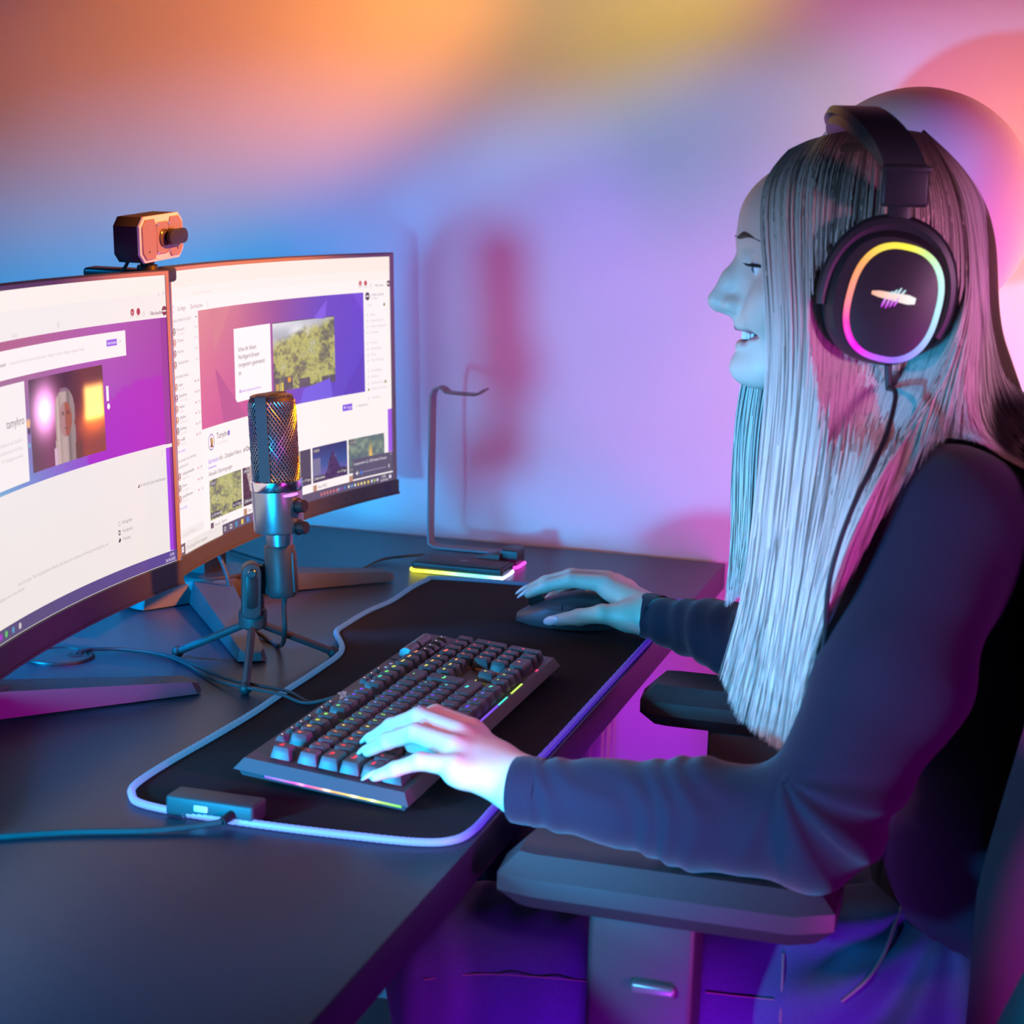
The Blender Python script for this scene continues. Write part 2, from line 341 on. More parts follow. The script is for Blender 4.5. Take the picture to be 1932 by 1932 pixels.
class Canvas:
    """flat picture content laid on the curved glass, in millimetres"""
    def __init__(s, par): s.par = par; s.mb = MB(); s.bx = []
    def put(s, v2, f, c):
        if not f: return
        xs = [q[0] for q in v2]; ys = [q[1] for q in v2]; bb = (min(xs), min(ys), max(xs), max(ys)); lv = 0
        for q in s.bx:
            if q[4] >= lv and q[0] < bb[2] and q[2] > bb[0] and q[1] < bb[3] and q[3] > bb[1]: lv = q[4] + 1
        s.bx.append((*bb, lv)); d = 0.0003 + lv * 0.000016
        col = [s2l(x) for x in c] if hasattr(c[0], '__len__') else [s2l(c)] * len(v2)
        s.mb.add([mon_pt(s.par, x, y, d) for x, y in v2], f, c=col)
    def rect(s, x0, y0, x1, y1, c, c2=None, vert=False):
        nx = max(1, int((x1 - x0) / 4)); v = []; cc = []
        for j in (0, 1):
            for i in range(nx + 1):
                v.append((x0 + (x1 - x0) * i / nx, y0 + (y1 - y0) * j)); t = j if vert else i / nx
                cc.append(np.array(c) * (1 - t) + np.array(c2) * t if c2 is not None else c)
        s.put(v, [(i, i + 1, nx + 2 + i, nx + 1 + i)[::-1] for i in range(nx)], cc)
    def poly(s, pts, c): s.put(pts, [tuple(range(len(pts)))], c)
    def disc(s, x, y, r, c, ry=None, n=20): s.poly([(x + r * math.cos(2 * math.pi * i / n), y - (ry or r) * math.sin(2 * math.pi * i / n)) for i in range(n)], c)
    def text(s, x, y, t, h, c, align='LEFT', bold=0.0):
        v, f = text2d(t, align, 0, bold); s.put([(x + p[0] * h, y - p[1] * h) for p in v], f, c)
    def grid(s, x0, y0, x1, y1, nx, ny, fn):
        v = []; c = []
        for j in range(ny + 1):
            for i in range(nx + 1): v.append((x0 + (x1 - x0) * i / nx, y0 + (y1 - y0) * j / ny)); c.append(fn(i / nx, j / ny))
        s.put(v, [(j * (nx + 1) + i, (j + 1) * (nx + 1) + i, (j + 1) * (nx + 1) + i + 1, j * (nx + 1) + i + 1) for j in range(ny) for i in range(nx)], c)
def vnoise(seed, cells):
    g = np.random.default_rng(seed).random((cells + 2, cells + 2))
    def fn(u, v):
        x = u * cells; y = v * cells; i = int(x); j = int(y); a = x - i; b = y - j
        a = a * a * (3 - 2 * a); b = b * b * (3 - 2 * b)
        return (g[j, i] * (1 - a) + g[j, i + 1] * a) * (1 - b) + (g[j + 1, i] * (1 - a) + g[j + 1, i + 1] * a) * b
    return fn
def mixc(stops, t):
    t = min(max(t, 0), 1)
    for (a, ca), (b, cb) in zip(stops, stops[1:]):
        if t <= b: k = (t - a) / max(b - a, 1e-6); return np.array(ca, float) * (1 - k) + np.array(cb, float) * k
    return np.array(stops[-1][1], float)
WHITE = (252, 243, 240); GREY = (150, 140, 145); DARK = (70, 60, 70); LGREY = (205, 196, 198); PURP = (120, 70, 215)
def island(seed):           # aerial view of a game map: meadows, woods and pale cliffs
    n1, n2, n3 = vnoise(seed, 6), vnoise(seed + 1, 22), vnoise(seed + 2, 45)
    st = [(0, (72, 74, 84)), (.3, (108, 108, 92)), (.45, (150, 150, 95)), (.6, (196, 192, 110)), (.75, (160, 165, 110)), (.88, (208, 205, 190)), (1, (236, 236, 232))]
    return lambda u, v: mixc(st, 0.45 * n1(u, v) + 0.33 * n2(u, v) + 0.3 * n3(u, v) - 0.04)
def map_img(u, v):
    base = island(11)(u, v); sky = vnoise(5, 5)(u, v)
    edge = 0.30 - 0.30 * u + 0.08 * (vnoise(6, 9)(u, v) - 0.5) + (0.12 if u > 0.55 else 0) * (1 - u)
    k = min(max((edge - v) / 0.12 + 0.5, 0), 1); c = base * (1 - k) + np.array([175 + 60 * sky, 178 + 58 * sky, 190 + 50 * sky]) * k
    if v > 0.80 and (u < 0.10 or 0.15 < u < 0.32 or 0.42 < u < 0.60 and v > 0.86 or u > 0.78 and v > .88): c = np.array([70, 66, 78]) + 40 * vnoise(8, 40)(u, v)
    return c
def build_right(cv):
    cv.rect(2.5, 3, 591, 316, WHITE)
    cv.rect(2.5, 3, 591, 24, (253, 236, 226)); cv.rect(2.5, 24, 591, 36, (252, 240, 234))
    cv.text(14, 20.5, 'Tamyhro – Tw', 3.2, (226, 212, 206)); cv.text(60, 20, '×   +', 4, (216, 200, 196)); cv.text(10, 33, '←   C', 3.2, (220, 205, 200)); cv.text(70, 33, 'https://www.twitch.tv/tamyhro', 3.2, (226, 212, 206))
    for x in (556, 567, 580): cv.text(x, 20, '–', 3, (216, 200, 196))
    cv.poly([(6, 42), (13, 42), (13, 47), (10.5, 49.5), (6, 49.5)], (214, 190, 235)); cv.poly([(7, 43), (12, 43), (12, 46.6), (10.2, 48.4), (7, 48.4)], WHITE)
    cv.text(22, 48.5, 'Du folgst', 5, (150, 120, 120)); cv.text(62, 48.5, 'Durchsuchen', 5, (150, 120, 120)); cv.text(112, 48, '⋮', 5, GREY)
    for k in range(3): cv.disc(113, 44.2 + k * 2.2, 0.6, GREY)
    for x in (519, 532): cv.rect(x - 4, 38, x + 4, 46, (235, 225, 225)); cv.disc(x + 0.6, 39.5, 3.4, (196, 66, 70))
    cv.text(517.6, 41, '30', 2.4, WHITE); cv.disc(545, 43, 2.6, (214, 200, 200)); cv.disc(545, 43, 1.8, WHITE); cv.text(556, 45, 'Bits kaufen', 3.4, GREY); cv.disc(588, 42, 4.4, (110, 70, 80)); cv.rect(584, 41, 590, 43, (235, 225, 225))
    # left column
    cv.rect(2.5, 51, 84, 316, (249, 240, 238))
    cv.text(4, 60, 'KANÄLE, DENEN DU FOLGST', 3.2, GREY); cv.text(76, 60, '⇤', 4, DARK)
    rows = [(69, 'Dobwaylicht', '7 neue Videos', 'Offline'), (81, 'ZTimpulse', '', 'Offline'), (93, 'Nosenfani', '', 'Offline'), (105, 'Twitchgamingdie…', '', 'Offline'), (129, 'maxim', 'Retro RPG', '3.502'), (141, 'DiazonFrost', 'Dave & Trilogie', '1.256'), (153, 'HeyStan', 'Fortnite', '916'), (165, 'LPmitKev', 'GEEZ Das Neo', '723'), (177, 'DerHauge', 'Just chatting', '1.027'), (189, 'IreallBS', 'Minecraft', '1.029'), (227, 'YouBetterKnowMe', 'Twilight Tactics', '109'), (240, 'Dracon', 'Just chatting', '1.038'), (252, 'SpikedManmonn', 'Elden Ring', '30')]
    for i, (y, a, b, c) in enumerate(rows):
        hc = mixc([(0, (120, 110, 115)), (.3, (205, 110, 100)), (.6, (180, 130, 90)), (.8, (140, 60, 130)), (1, (90, 90, 110))], (i * 0.37) % 1)
        cv.disc(9.5, y + 1, 4.2, hc); cv.disc(9.5, y, 1.8, (235, 215, 205)); cv.poly([(6.8, y + 4.2), (12.2, y + 4.2), (9.5, y + 1.2)], (225, 200, 190))
        cv.text(17, y + 1, a, 3.5, DARK if i > 3 else GREY); cv.text(17, y + 6, b, 3.0, LGREY) if b else None
        cv.text(82 if i > 3 else 83, y + 1.4, c, 3.2, LGREY if i < 4 else GREY, 'RIGHT')
        if i > 3: cv.disc(69, y, 1.2, (200, 50, 60))
    cv.text(4, 121, 'EMPFOHLENE KANÄLE', 3.2, GREY); cv.text(5, 202, 'Mehr anzeigen', 3.2, (160, 110, 225)); cv.text(5, 213, 'ZUSCHAUER VON TAMYHRO', 3.2, GREY); cv.text(5, 219.5, 'SCHAUEN AUCH', 3.2, GREY); cv.text(5, 265, 'Mehr anzeigen', 3.2, (160, 110, 225))
    cv.rect(10, 289, 80, 298, (240, 230, 228)); cv.text(16, 295.5, 'Suche nach Freunden', 3.2, LGREY); cv.disc(8, 294, 2.2, LGREY); cv.disc(8, 294, 1.5, WHITE)
    # banner
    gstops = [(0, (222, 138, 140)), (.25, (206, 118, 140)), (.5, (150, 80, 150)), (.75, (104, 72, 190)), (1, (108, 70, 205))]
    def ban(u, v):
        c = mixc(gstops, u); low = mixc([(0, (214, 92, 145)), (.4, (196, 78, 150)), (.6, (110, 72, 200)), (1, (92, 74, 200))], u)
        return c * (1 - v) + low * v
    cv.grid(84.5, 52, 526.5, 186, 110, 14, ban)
    cv.poly([(150, 186), (130, 120), (215, 186)], (188, 84, 140)); cv.poly([(120, 52), (180, 52), (130, 100)], (214, 128, 140)); cv.poly([(400, 80), (436, 57), (430, 82)], (128, 92, 225)); cv.poly([(360, 186), (372, 168), (440, 160), (445, 186)], (114, 96, 225)); cv.poly([(470, 186), (526.5, 130), (526.5, 186)], (96, 66, 190)); cv.poly([(500, 52), (526.5, 52), (526.5, 80)], (120, 80, 215))
    cv.rect(186, 79.6, 286.5, 166.5, (254, 246, 246))
    for k, t in enumerate(('Schau dir diesen', 'Northgard-Stream', '(vorgestern gestreamt)', 'an.')): cv.text(196.5, 107 + k * 9.3, t, 5.6, (88, 70, 84))
    cv.text(203, 156, 'Benachrichtigungen aktivieren', 3.2, (150, 90, 220)); cv.poly([(197, 156), (201.5, 156), (199.2, 151.5)], (150, 90, 220))
    cv.grid(292.5, 79.6, 453, 165.8, 90, 48, map_img)
    cv.rect(292.5, 79.6, 453, 80.6, (90, 80, 95)); cv.text(293.5, 83.5, 'JAGD', 2.2, WHITE); cv.rect(298, 156, 306, 164, (200, 160, 70)); cv.rect(330, 150, 338, 156, (230, 160, 40)); cv.rect(314, 155, 318, 166, (230, 200, 60))
    # below the banner
    cv.disc(111.5, 203.5, 9.5, (120, 70, 160)); cv.disc(111.5, 203.5, 8.4, (250, 240, 240)); cv.disc(113, 203, 4.4, (214, 170, 60)); cv.poly([(107, 209), (112, 203), (117, 210)], (150, 80, 60)); cv.poly([(108, 200), (112, 197), (110, 205)], (120, 70, 160))
    cv.text(127, 202, 'Tamyhro', 7.2, (84, 66, 84)); cv.disc(163.5, 199.2, 3.0, PURP); cv.text(161.9, 200.8, '✓', 3, WHITE); cv.text(127.5, 209.5, '12.342 Follower', 3.6, LGREY)
    cv.rect(469.5, 198.8, 494, 207.4, (132, 84, 226)); cv.text(480, 205, 'Folgen', 3.8, WHITE); cv.poly([(473, 201.5), (477, 201.5), (475, 205.5)], WHITE); cv.text(503, 205, '☆ Abonnieren', 3.6, LGREY); cv.text(509, 205, 'Abonnieren', 3.6, LGREY)
    for x, t, c in ((100, 'Startseite', (130, 80, 225)), (132, 'Info', (100, 84, 100)), (149.5, 'Zeitplan', (100, 84, 100)), (176, 'Videos', (100, 84, 100)), (203, '↗ Chat', (100, 84, 100))): cv.text(x, 227.5, t, 5.6, c)
    cv.text(209, 227.5, 'Chat', 5.6, (100, 84, 100)); cv.poly([(203, 227.5), (206.5, 223.5), (206.8, 227)], (100, 84, 100)); cv.rect(100, 232, 124, 232.9, (130, 80, 225))
    cv.text(100, 242, 'Aktuelle Übertragungen', 5.2, (100, 84, 100))
    def thumb(x0, fn, t1, t2):
        x1 = x0 + 89 if x0 > 110 else 195
        cv.grid(x0, 247, x1, 293.5, 44, 24, fn); cv.rect(x0 + 2, 249, x0 + 19, 254.5, (66, 62, 78)); cv.text(x0 + 3, 253.4, t1, 3.6, WHITE); cv.rect(x0 + 2, 285, x0 + 30, 291.5, (66, 62, 78)); cv.text(x0 + 3, 290, t2, 3.6, WHITE); cv.rect(x1 - 27, 283, x1 - 1, 289.5, (58, 54, 72)); cv.text(x1 - 26, 288.2, 'vor 10 Tagen', 3.2, WHITE)
    thumb(101, island(31), '3:29:20', '12.150 Aufrufe')
    thumb(199, lambda u, v: (np.array([214, 196, 190]) if v < 0.5 + u * 0.6 and u > .1 + v * .2 else np.array([96, 60, 80])) - 60 * vnoise(41, 30)(u, v), '1:40:08', '3.508 Aufrufe')
    thumb(296, lambda u, v: mixc([(0, (205, 205, 200)), (.5, (150, 160, 120)), (1, (80, 90, 100))], vnoise(51, 20)(u, v)) if u < .7 else np.array([70, 64, 86]), '2:10:54', '2.012 Aufrufe')
    def night(u, v):
        sky = mixc([(0, (44, 50, 110)), (.5, (52, 84, 150)), (.8, (110, 96, 170)), (1, (60, 40, 90))], v)
        peak = 0.95 - 0.65 * math.exp(-((u - 0.58) / 0.16) ** 2) - 0.45 * max(0, u - 0.6) - 0.1 * vnoise(61, 14)(u, v)
        return np.array([52, 26, 74]) + 40 * vnoise(62, 26)(u, v) if v > peak else sky + (90 * math.exp(-(((u - .62) / .05) ** 2 + ((v - .38) / .06) ** 2)))
    thumb(389.5, night, '3:24:24', '2.446 Aufrufe')
    cv.rect(391, 262, 410, 284, (120, 116, 150))
    thumb(482.5, lambda u, v: mixc([(0, (86, 100, 120)), (.5, (112, 130, 118)), (1, (160, 170, 150))], vnoise(71, 10)(u, v) * (1 - v * .3)) + np.array([130, 60, -30]) * math.exp(-(((u - .62) / .05) ** 2 + ((v - .5) / .2) ** 2)), '1:01:30', '2.300 Aufrufe')
    for x, t in ((101, 'Keandi | Xgaren'), (199, 'Elex'), (389.5, 'Elex TEST'), (482.5, 'Elex')): cv.rect(x, 296.5, x + 9.5, 306, (110, 86, 104) if x < 150 else (190, 140, 110)); cv.text(x + 13, 302, t, 4, (110, 94, 108))
    # right column
    cv.rect(527.5, 51, 581, 196, (252, 244, 244)); cv.disc(536.5, 57.5, 5.6, (84, 66, 84)); cv.rect(532, 56.4, 541, 58.2, (230, 220, 225)); cv.text(546, 57, 'vmagic_gaming', 3.6, GREY); cv.text(546, 62, 'Verfügbar', 3, LGREY); cv.text(536, 71, 'Online', 3.2, LGREY); cv.disc(577, 70, 2.2, (150, 130, 60))
    for y, t in ((84, 'Kanal'), (92, 'Videoproduzent'), (100, 'Creator-Dashboard'), (108, 'Sicherheit'), (122, 'Freunde'), (130, 'Abonnements'), (138, 'Drops'), (146, 'Twitch Rewards'), (160, 'Einstellungen'), (168, 'Sprache'), (177, 'Dunkles Design'), (185, 'Deinen Chat öffnen'), (197, 'Abmelden')): cv.text(543, y, t, 3.4, (205, 190, 196)); cv.disc(535.5, y - 1.2, 1.6, (200, 185, 190)); cv.disc(535.5, y - 1.2, 1.0, WHITE)
    cv.disc(577, 176, 2.2, (150, 130, 60)); cv.disc(535.5, 184, 1.9, (160, 130, 50))
    cv.rect(581.3, 215, 591, 275, (162, 92, 232))
    # volume pop-up and task bar
    cv.rect(491.7, 275.3, 591, 302.5, (92, 84, 106)); cv.text(495, 283.5, 'Lautsprecher (2- USB Audio Device)', 3.9, (240, 236, 244)); cv.text(586, 281, '^', 4, WHITE); cv.rect(513, 294.6, 575, 295.6, (160, 150, 170)); cv.rect(513, 294.6, 516, 295.6, (70, 130, 220)); cv.disc(513.5, 295.2, 2.2, (60, 120, 225), 3.2); cv.poly([(499, 294), (501, 294), (504, 291.5), (504, 298.5), (501, 296), (499, 296)], (235, 230, 240)); cv.text(506, 297, '×', 3.6, WHITE); cv.text(580, 297, '0', 5.4, (240, 236, 244))
    cv.rect(2.5, 302.8, 136, 316, (236, 228, 224)); cv.rect(2.5, 302.8, 19.5, 316, (116, 92, 104)); cv.rect(136, 304.5, 591, 316, (92, 80, 104))
    for i, j in ((0, 0), (1, 0), (0, 1), (1, 1)): cv.rect(8 + i * 3.4, 306 + j * 3.4, 11 + i * 3.4, 309 + j * 3.4, (250, 244, 246))
    cv.text(30, 312, 'Suchbegriff hier eingeben', 4.2, (172, 160, 164)); cv.disc(26, 309.6, 2.0, (172, 160, 164)); cv.disc(26, 309.6, 1.4, (236, 228, 224))
    cv.disc(143.5, 310.5, 2.6, WHITE); cv.disc(143.5, 310.5, 1.7, (92, 80, 104)); cv.rect(158, 308, 164, 313, WHITE); cv.rect(159, 309, 163, 312, (92, 80, 104))
    for x, c in ((177, (40, 150, 190)), (194, (240, 205, 80)), (210, (60, 140, 220)), (226, (150, 60, 190)), (245, (230, 120, 60)), (262, (90, 190, 120))): cv.rect(x - 3, 307.5, x + 3, 313.5, c)
    for k, x in enumerate(range(410, 452, 8)): cv.rect(x - 2, 308.5, x + 2.4, 313, (205, 110, 110))
    for k, (x, c) in enumerate(((455, (140, 170, 220)), (463, (160, 70, 190)), (471, (60, 130, 210)), (481, (235, 230, 225)), (489, (110, 170, 230)), (497, (220, 225, 230)), (505, (240, 200, 70)), (513, (245, 230, 160)), (521, (235, 225, 120)), (530, (250, 220, 50)), (539, (230, 225, 235)), (546, (170, 200, 90)), (553, (225, 225, 235)))): cv.disc(x, 310.5, 2.2, c)
    cv.text(563, 309.5, '13:05', 3.6, WHITE); cv.text(561, 314.2, '26.04.2022', 3.0, WHITE); cv.rect(582, 307.5, 587, 312, (240, 236, 244))
def portrait(u, v):         # webcam picture: someone between a violet and an amber light
    c = mixc([(0, (96, 66, 70)), (.25, (120, 60, 84)), (.5, (84, 34, 34)), (.75, (140, 60, 26)), (1, (128, 58, 30))], u)
    c = c * (0.75 + 0.35 * v)
    g = math.exp(-(((u - .20) / .16) ** 2 + ((v - .36) / .26) ** 2)); c = c + np.array([210, 150, 215]) * g * 1.5
    g = math.exp(-(max(0, abs(u - .87) - .09) / .05) ** 2 - (max(0, abs(v - .40) - .14) / .07) ** 2); c = c + np.array([250, 205, 120]) * g
    c = c + np.array([150, 70, 10]) * math.exp(-(((u - .87) / .2) ** 2 + ((v - .62) / .15) ** 2))
    hair = ((u - .47) / .135) ** 2 + ((v - .46) / .30) ** 2 < 1 or (abs(u - .47) < .10 + .05 * v and v > .46)
    if hair: c = np.array([196, 168, 160]) * (0.75 if u > .5 else 1) if v > .2 else np.array([150, 110, 130]); c = c * (0.85 + 0.3 * vnoise(9, 40)(u, .3))
    face = ((u - .475) / .085) ** 2 + ((v - .52) / .20) ** 2 < 1
    if face:
        c = np.array([150, 104, 92]) + (np.array([26, 26, 34]) if u < .47 else np.array([14, -16, -36]))
        if abs(v - .455) < .016 and (abs(u - .445) < .02 or abs(u - .51) < .02): c = c * .72
        if abs(v - .62) < .012 and abs(u - .475) < .028: c = c * .8
        if abs(u - .478) < .008 and .47 < v < .57: c = c * .88
    if v > .80 and .30 < u < .68 and not (abs(u - .47) < .12): c = np.array([214, 176, 196]) if u < .42 else np.array([110, 60, 30])
    return np.clip(c, 0, 255)
def build_left(cv):
    cv.rect(2.5, 3, 594, 309, (243, 234, 230))
    cv.rect(2.5, 3, 594, 24, (250, 238, 230))
    cv.text(280, 47, 'Suche', 3.6, (214, 200, 198)); cv.disc(376.6, 42.9, 2.6, (214, 200, 198)); cv.disc(376.6, 42.9, 1.8, (243, 234, 230)); cv.text(538, 26, 'O', 3, LGREY); cv.text(578, 26, '☰', 3, LGREY); cv.rect(588, 22, 592, 22.8, LGREY); cv.rect(588, 24, 592, 24.8, LGREY)
    for x in (526, 538): cv.rect(x - 4, 38, x + 3, 46, (232, 222, 220)); cv.disc(x + 0.6, 40, 3.6, (180, 50, 60))
    cv.text(524.6, 41.4, '30', 2.4, WHITE); cv.disc(548.5, 43, 2.4, LGREY); cv.disc(548.5, 43, 1.7, (243, 234, 230)); cv.text(560, 45, '♢ Bits kaufen', 3.6, (150, 120, 130)); cv.text(563, 45, 'Bits kaufen', 3.6, (150, 120, 130)); cv.disc(590, 42, 5, (130, 50, 66)); cv.rect(586, 41.4, 594, 43, (235, 225, 225))
    def ban(u, v):
        top = mixc([(0, (170, 84, 116)), (.5, (178, 96, 130)), (.8, (176, 84, 170)), (1, (158, 62, 160))], u); bot = mixc([(0, (120, 222, 214)), (.25, (120, 214, 214)), (.5, (120, 140, 205)), (.75, (150, 60, 200)), (1, (176, 20, 178))], u)
        k = v ** 1.2; c = top * (1 - k) + bot * k
        d = ((u - .93) / .22) ** 2 + ((v - 1.0) / .55) ** 2
        if d < 1: c = c * .45 + np.array([178, 10, 190]) * .55
        return c
    cv.grid(2.5, 49, 594, 182, 150, 30, ban)
    cv.rect(100, 57, 510.5, 82.3, (251, 240, 238)); cv.text(246, 70.5, 'Benutzer', 3.6, DARK); cv.text(272, 70.5, 'können deine Informationen anhand deiner Angaben und der Angaben anderer finden', 3.2, LGREY); cv.rect(472, 64.2, 493, 70.6, (150, 96, 226)); cv.text(474, 68.8, 'Bearbeiten', 3, WHITE); cv.text(498, 68.8, '×', 3.6, GREY)
    cv.rect(100, 87.2, 300, 177.5, (248, 238, 236)); cv.text(296, 125, 'tamyhro', 8, (130, 112, 118), 'RIGHT'); cv.text(290, 140, 'Streamerin und Gamerin', 3.6, LGREY, 'RIGHT'); cv.text(290, 147, 'aus Deutschland mit Herz', 3.6, LGREY, 'RIGHT'); cv.text(290, 154, 'für Strategie und mehr', 3.6, LGREY, 'RIGHT')
    cv.disc(304, 126, 4.2, (236, 180, 130)); cv.disc(304.5, 133, 3, (90, 70, 80)); cv.disc(304, 146, 2.4, (130, 180, 200))
    cv.grid(308.6, 87.4, 461, 172, 90, 50, portrait)
    cv.rect(466.5, 109, 471.5, 124, (246, 236, 240)); cv.disc(470, 129.5, 3, (246, 236, 240))
    cv.rect(2.5, 181.5, 581, 309, (240, 231, 227)); cv.text(573, 192, '⋮', 5, LGREY)
    for k in range(3): cv.disc(573, 188 + k * 2.4, 0.6, LGREY)
    cv.text(526, 219, '↗ Info & Links bearbeiten', 3.6, GREY); cv.poly([(521, 219.6), (525, 215.4), (525, 219)], DARK)
    for y, t in ((249.5, 'Instagram'), (258.6, 'Facebook'), (267, 'Twitter')): cv.text(486, y + 1, t, 3.8, (160, 146, 150))
    cv.rect(477.5, 247.5, 482, 252, LGREY); cv.rect(478.4, 248.4, 481.1, 251.1, (240, 231, 227)); cv.rect(477.5, 256, 481.5, 261, DARK); cv.rect(478.6, 257, 480.4, 260, (240, 231, 227)); cv.poly([(476.5, 268), (479, 264), (482.5, 265.5), (480, 268.5)], DARK)
    cv.text(455, 266.8, 'Kanal für Spiele, Talk und gemeinsame Abende, hier kannst du zuschauen und mich gerne begleiten, ob', 3.3, (190, 178, 178), 'RIGHT'); cv.text(276, 272.5, 'bei langen Nächten oder kurzen Runden', 3.3, (190, 178, 178), 'RIGHT')
    cv.rect(581.2, 185.8, 588.5, 296, (164, 66, 226)); cv.rect(588.5, 185.8, 594, 300, (130, 40, 150)); cv.rect(581, 49, 594, 182, (150, 50, 150))
    cv.rect(2.5, 296.5, 594, 308.5, (90, 86, 96), (92, 72, 150)); cv.text(589, 301.8, '13:05', 3.2, WHITE, 'RIGHT'); cv.text(591, 306.8, '26.04.2022', 3.2, WHITE, 'RIGHT')
    for x, c in ((219, (170, 60, 200)), (231, (100, 190, 110)), (246.5, (90, 150, 190)), (261.5, (205, 195, 195))): cv.disc(x, 302.4, 3, c)
def make_monitor(label, par, build, base, base_rot):
    root = thing('monitor', label, 'monitor', Matrix.Translation((base[0], base[1], 0)) @ Matrix.Rotation(base_rot, 4, 'Z'), 'pair of curved monitors')
    ns = 24
    def slab(u0, u1, v0, v1, d0, d1):
        b = MB(); v = []
        for i in range(ns + 1):
            u = u0 + (u1 - u0) * i / ns
            v += [mon_pt(par, u, v0, d1), mon_pt(par, u, v1, d1), mon_pt(par, u, v1, d0), mon_pt(par, u, v0, d0)]
        f = [(i * 4 + k, i * 4 + 4 + k, i * 4 + 4 + (k + 1) % 4, i * 4 + (k + 1) % 4)[::-1] for i in range(ns) for k in range(4)] + [(0, 1, 2, 3)[::-1], tuple(ns * 4 + k for k in range(4))]
        return b.add(v, f)
    back = MB()
    pr = [(0, 1.5), (-0.012, 1.5), (-0.022, 12), (-0.050, 90), (-0.056, 140)]       # housing, bulging behind the middle
    prev = None; vv = []
    for d, ins in pr:
        for i in range(ns + 1):
            u = ins + (600 - 2 * ins) * i / ns
            vv.append((u, ins * 0.6, d))
        for i in range(ns + 1):
            u = 600 - ins - (600 - 2 * ins) * i / ns
            vv.append((u, 331.6 - ins * 0.6, d))
    k = 2 * (ns + 1); ff = [(r * k + i, r * k + (i + 1) % k, (r + 1) * k + (i + 1) % k, (r + 1) * k + i)[::-1] for r in range(len(pr) - 1) for i in range(k)]
    for i in range(ns): ff.append(((len(pr) - 1) * k + i, (len(pr) - 1) * k + i + 1, (len(pr) - 1) * k + k - 2 - i, (len(pr) - 1) * k + k - 1 - i))
    back.add([mon_pt(par, *q) for q in vv], ff); part('housing', back, M_blk_soft, root)
    part('bezel', slab(0, 600, 0, 1.2, -0.012, 0.0012), M_blk_soft, root); part('bezel', slab(0, 600, 1.2, 5.2, -0.004, 0.0012), M_frame, root)
    for a, b in ((0, 3.5), (591.2 if par is RM else 593.6, 600)):
        bb = MB(); q = [(a, 3), (b, 3), (b, 316), (a, 316)]
        bb.add([mon_pt(par, u, v, d) for d in (0.0012, -0.004) for u, v in q], [(3, 2, 1, 0), (4, 5, 6, 7), (0, 1, 5, 4), (1, 2, 6, 5), (2, 3, 7, 6), (3, 0, 4, 7)]); part('bezel', bb, M_frame, root)
    ch0 = 316 if par is RM else 309.5
    chin = slab(-1.5, 602, ch0, 333.5, -0.016, 0.003); part('chin', chin, M_bezel, root)
    part('lower_rim', slab(-1.5, 602, 333.5, 336.2, -0.018, 0.0045), M_bezel, root)
    scr = slab(2, 598, 2.5, ch0 + .5, -0.002, 0.0); so = part('screen', scr, M_blk, root)
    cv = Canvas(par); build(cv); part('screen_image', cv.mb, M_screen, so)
    if par is RM:
        for k, u in enumerate((430, 470, 490, 512, 525)): part('control_mark', MB().add([mon_pt(par, u + x * 1.6, 325 - y * 2.2, 0.0032) for x, y in ((-1, -1), (1, -1), (1, 1), (-1, 1))], [(0, 1, 2, 3)]), M_blk, root)
    B = WMX[root.name]
    part('column', MB().box((0, 0, 0.16), (0.026, 0.062, 0.29), 0.003, M=B).box((0.028, 0, 0.25), (0.05, 0.085, 0.085), 0.006, M=B), M_blk_soft, root)
    part('collar', MB().lathe([(0.052, 0.026), (0.052, 0.031), (0.050, 0.033), (0.028, 0.034)], 40, M=B), M_blk, root)
    hubm = MB().prism([(0.05, -0.035), (0.05, 0.035), (0.0, 0.055), (-0.05, 0.045), (-0.055, -0.045), (0.0, -0.055)], 0.002, 0.029, 0.003, M=B); part('stand_hub', hubm, M_blk_soft, root)
    for tx, ty, w0, w1 in ((0.190, -0.272, 0.030, 0.016), (0.182, 0.171, 0.030, 0.016), (-0.052, -0.108, 0.034, 0.026), (-0.065, 0.10, 0.034, 0.026)):
        L = math.hypot(tx, ty); A = B @ Matrix.Rotation(math.atan2(ty, tx), 4, 'Z'); b = MB()
        x0 = 0.02; b.add([(x0, -w0, .002), (x0, w0, .002), (x0, w0 * .8, .029), (x0, -w0 * .8, .029), (L - .006, -w1, .002), (L - .006, w1, .002), (L - .012, w1 * .8, .014), (L - .012, -w1 * .8, .014), (L, -w1 * .6, .003), (L, w1 * .6, .003), (L - .003, w1 * .5, .011), (L - .003, -w1 * .5, .011)],
              [(0, 1, 2, 3)[::-1], (0, 1, 5, 4), (1, 2, 6, 5), (2, 3, 7, 6), (3, 0, 4, 7), (4, 5, 9, 8), (5, 6, 10, 9), (6, 7, 11, 10), (7, 4, 8, 11), (8, 9, 10, 11)], M=A)
        lg = part('stand_leg', b, M_blk_soft, root)
    return root
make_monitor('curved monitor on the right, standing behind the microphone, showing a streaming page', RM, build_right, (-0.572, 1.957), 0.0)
make_monitor('curved monitor on the left, cut by the picture edge, with the webcam on its corner', LM, build_left, (-0.568, 1.396), 0.02)

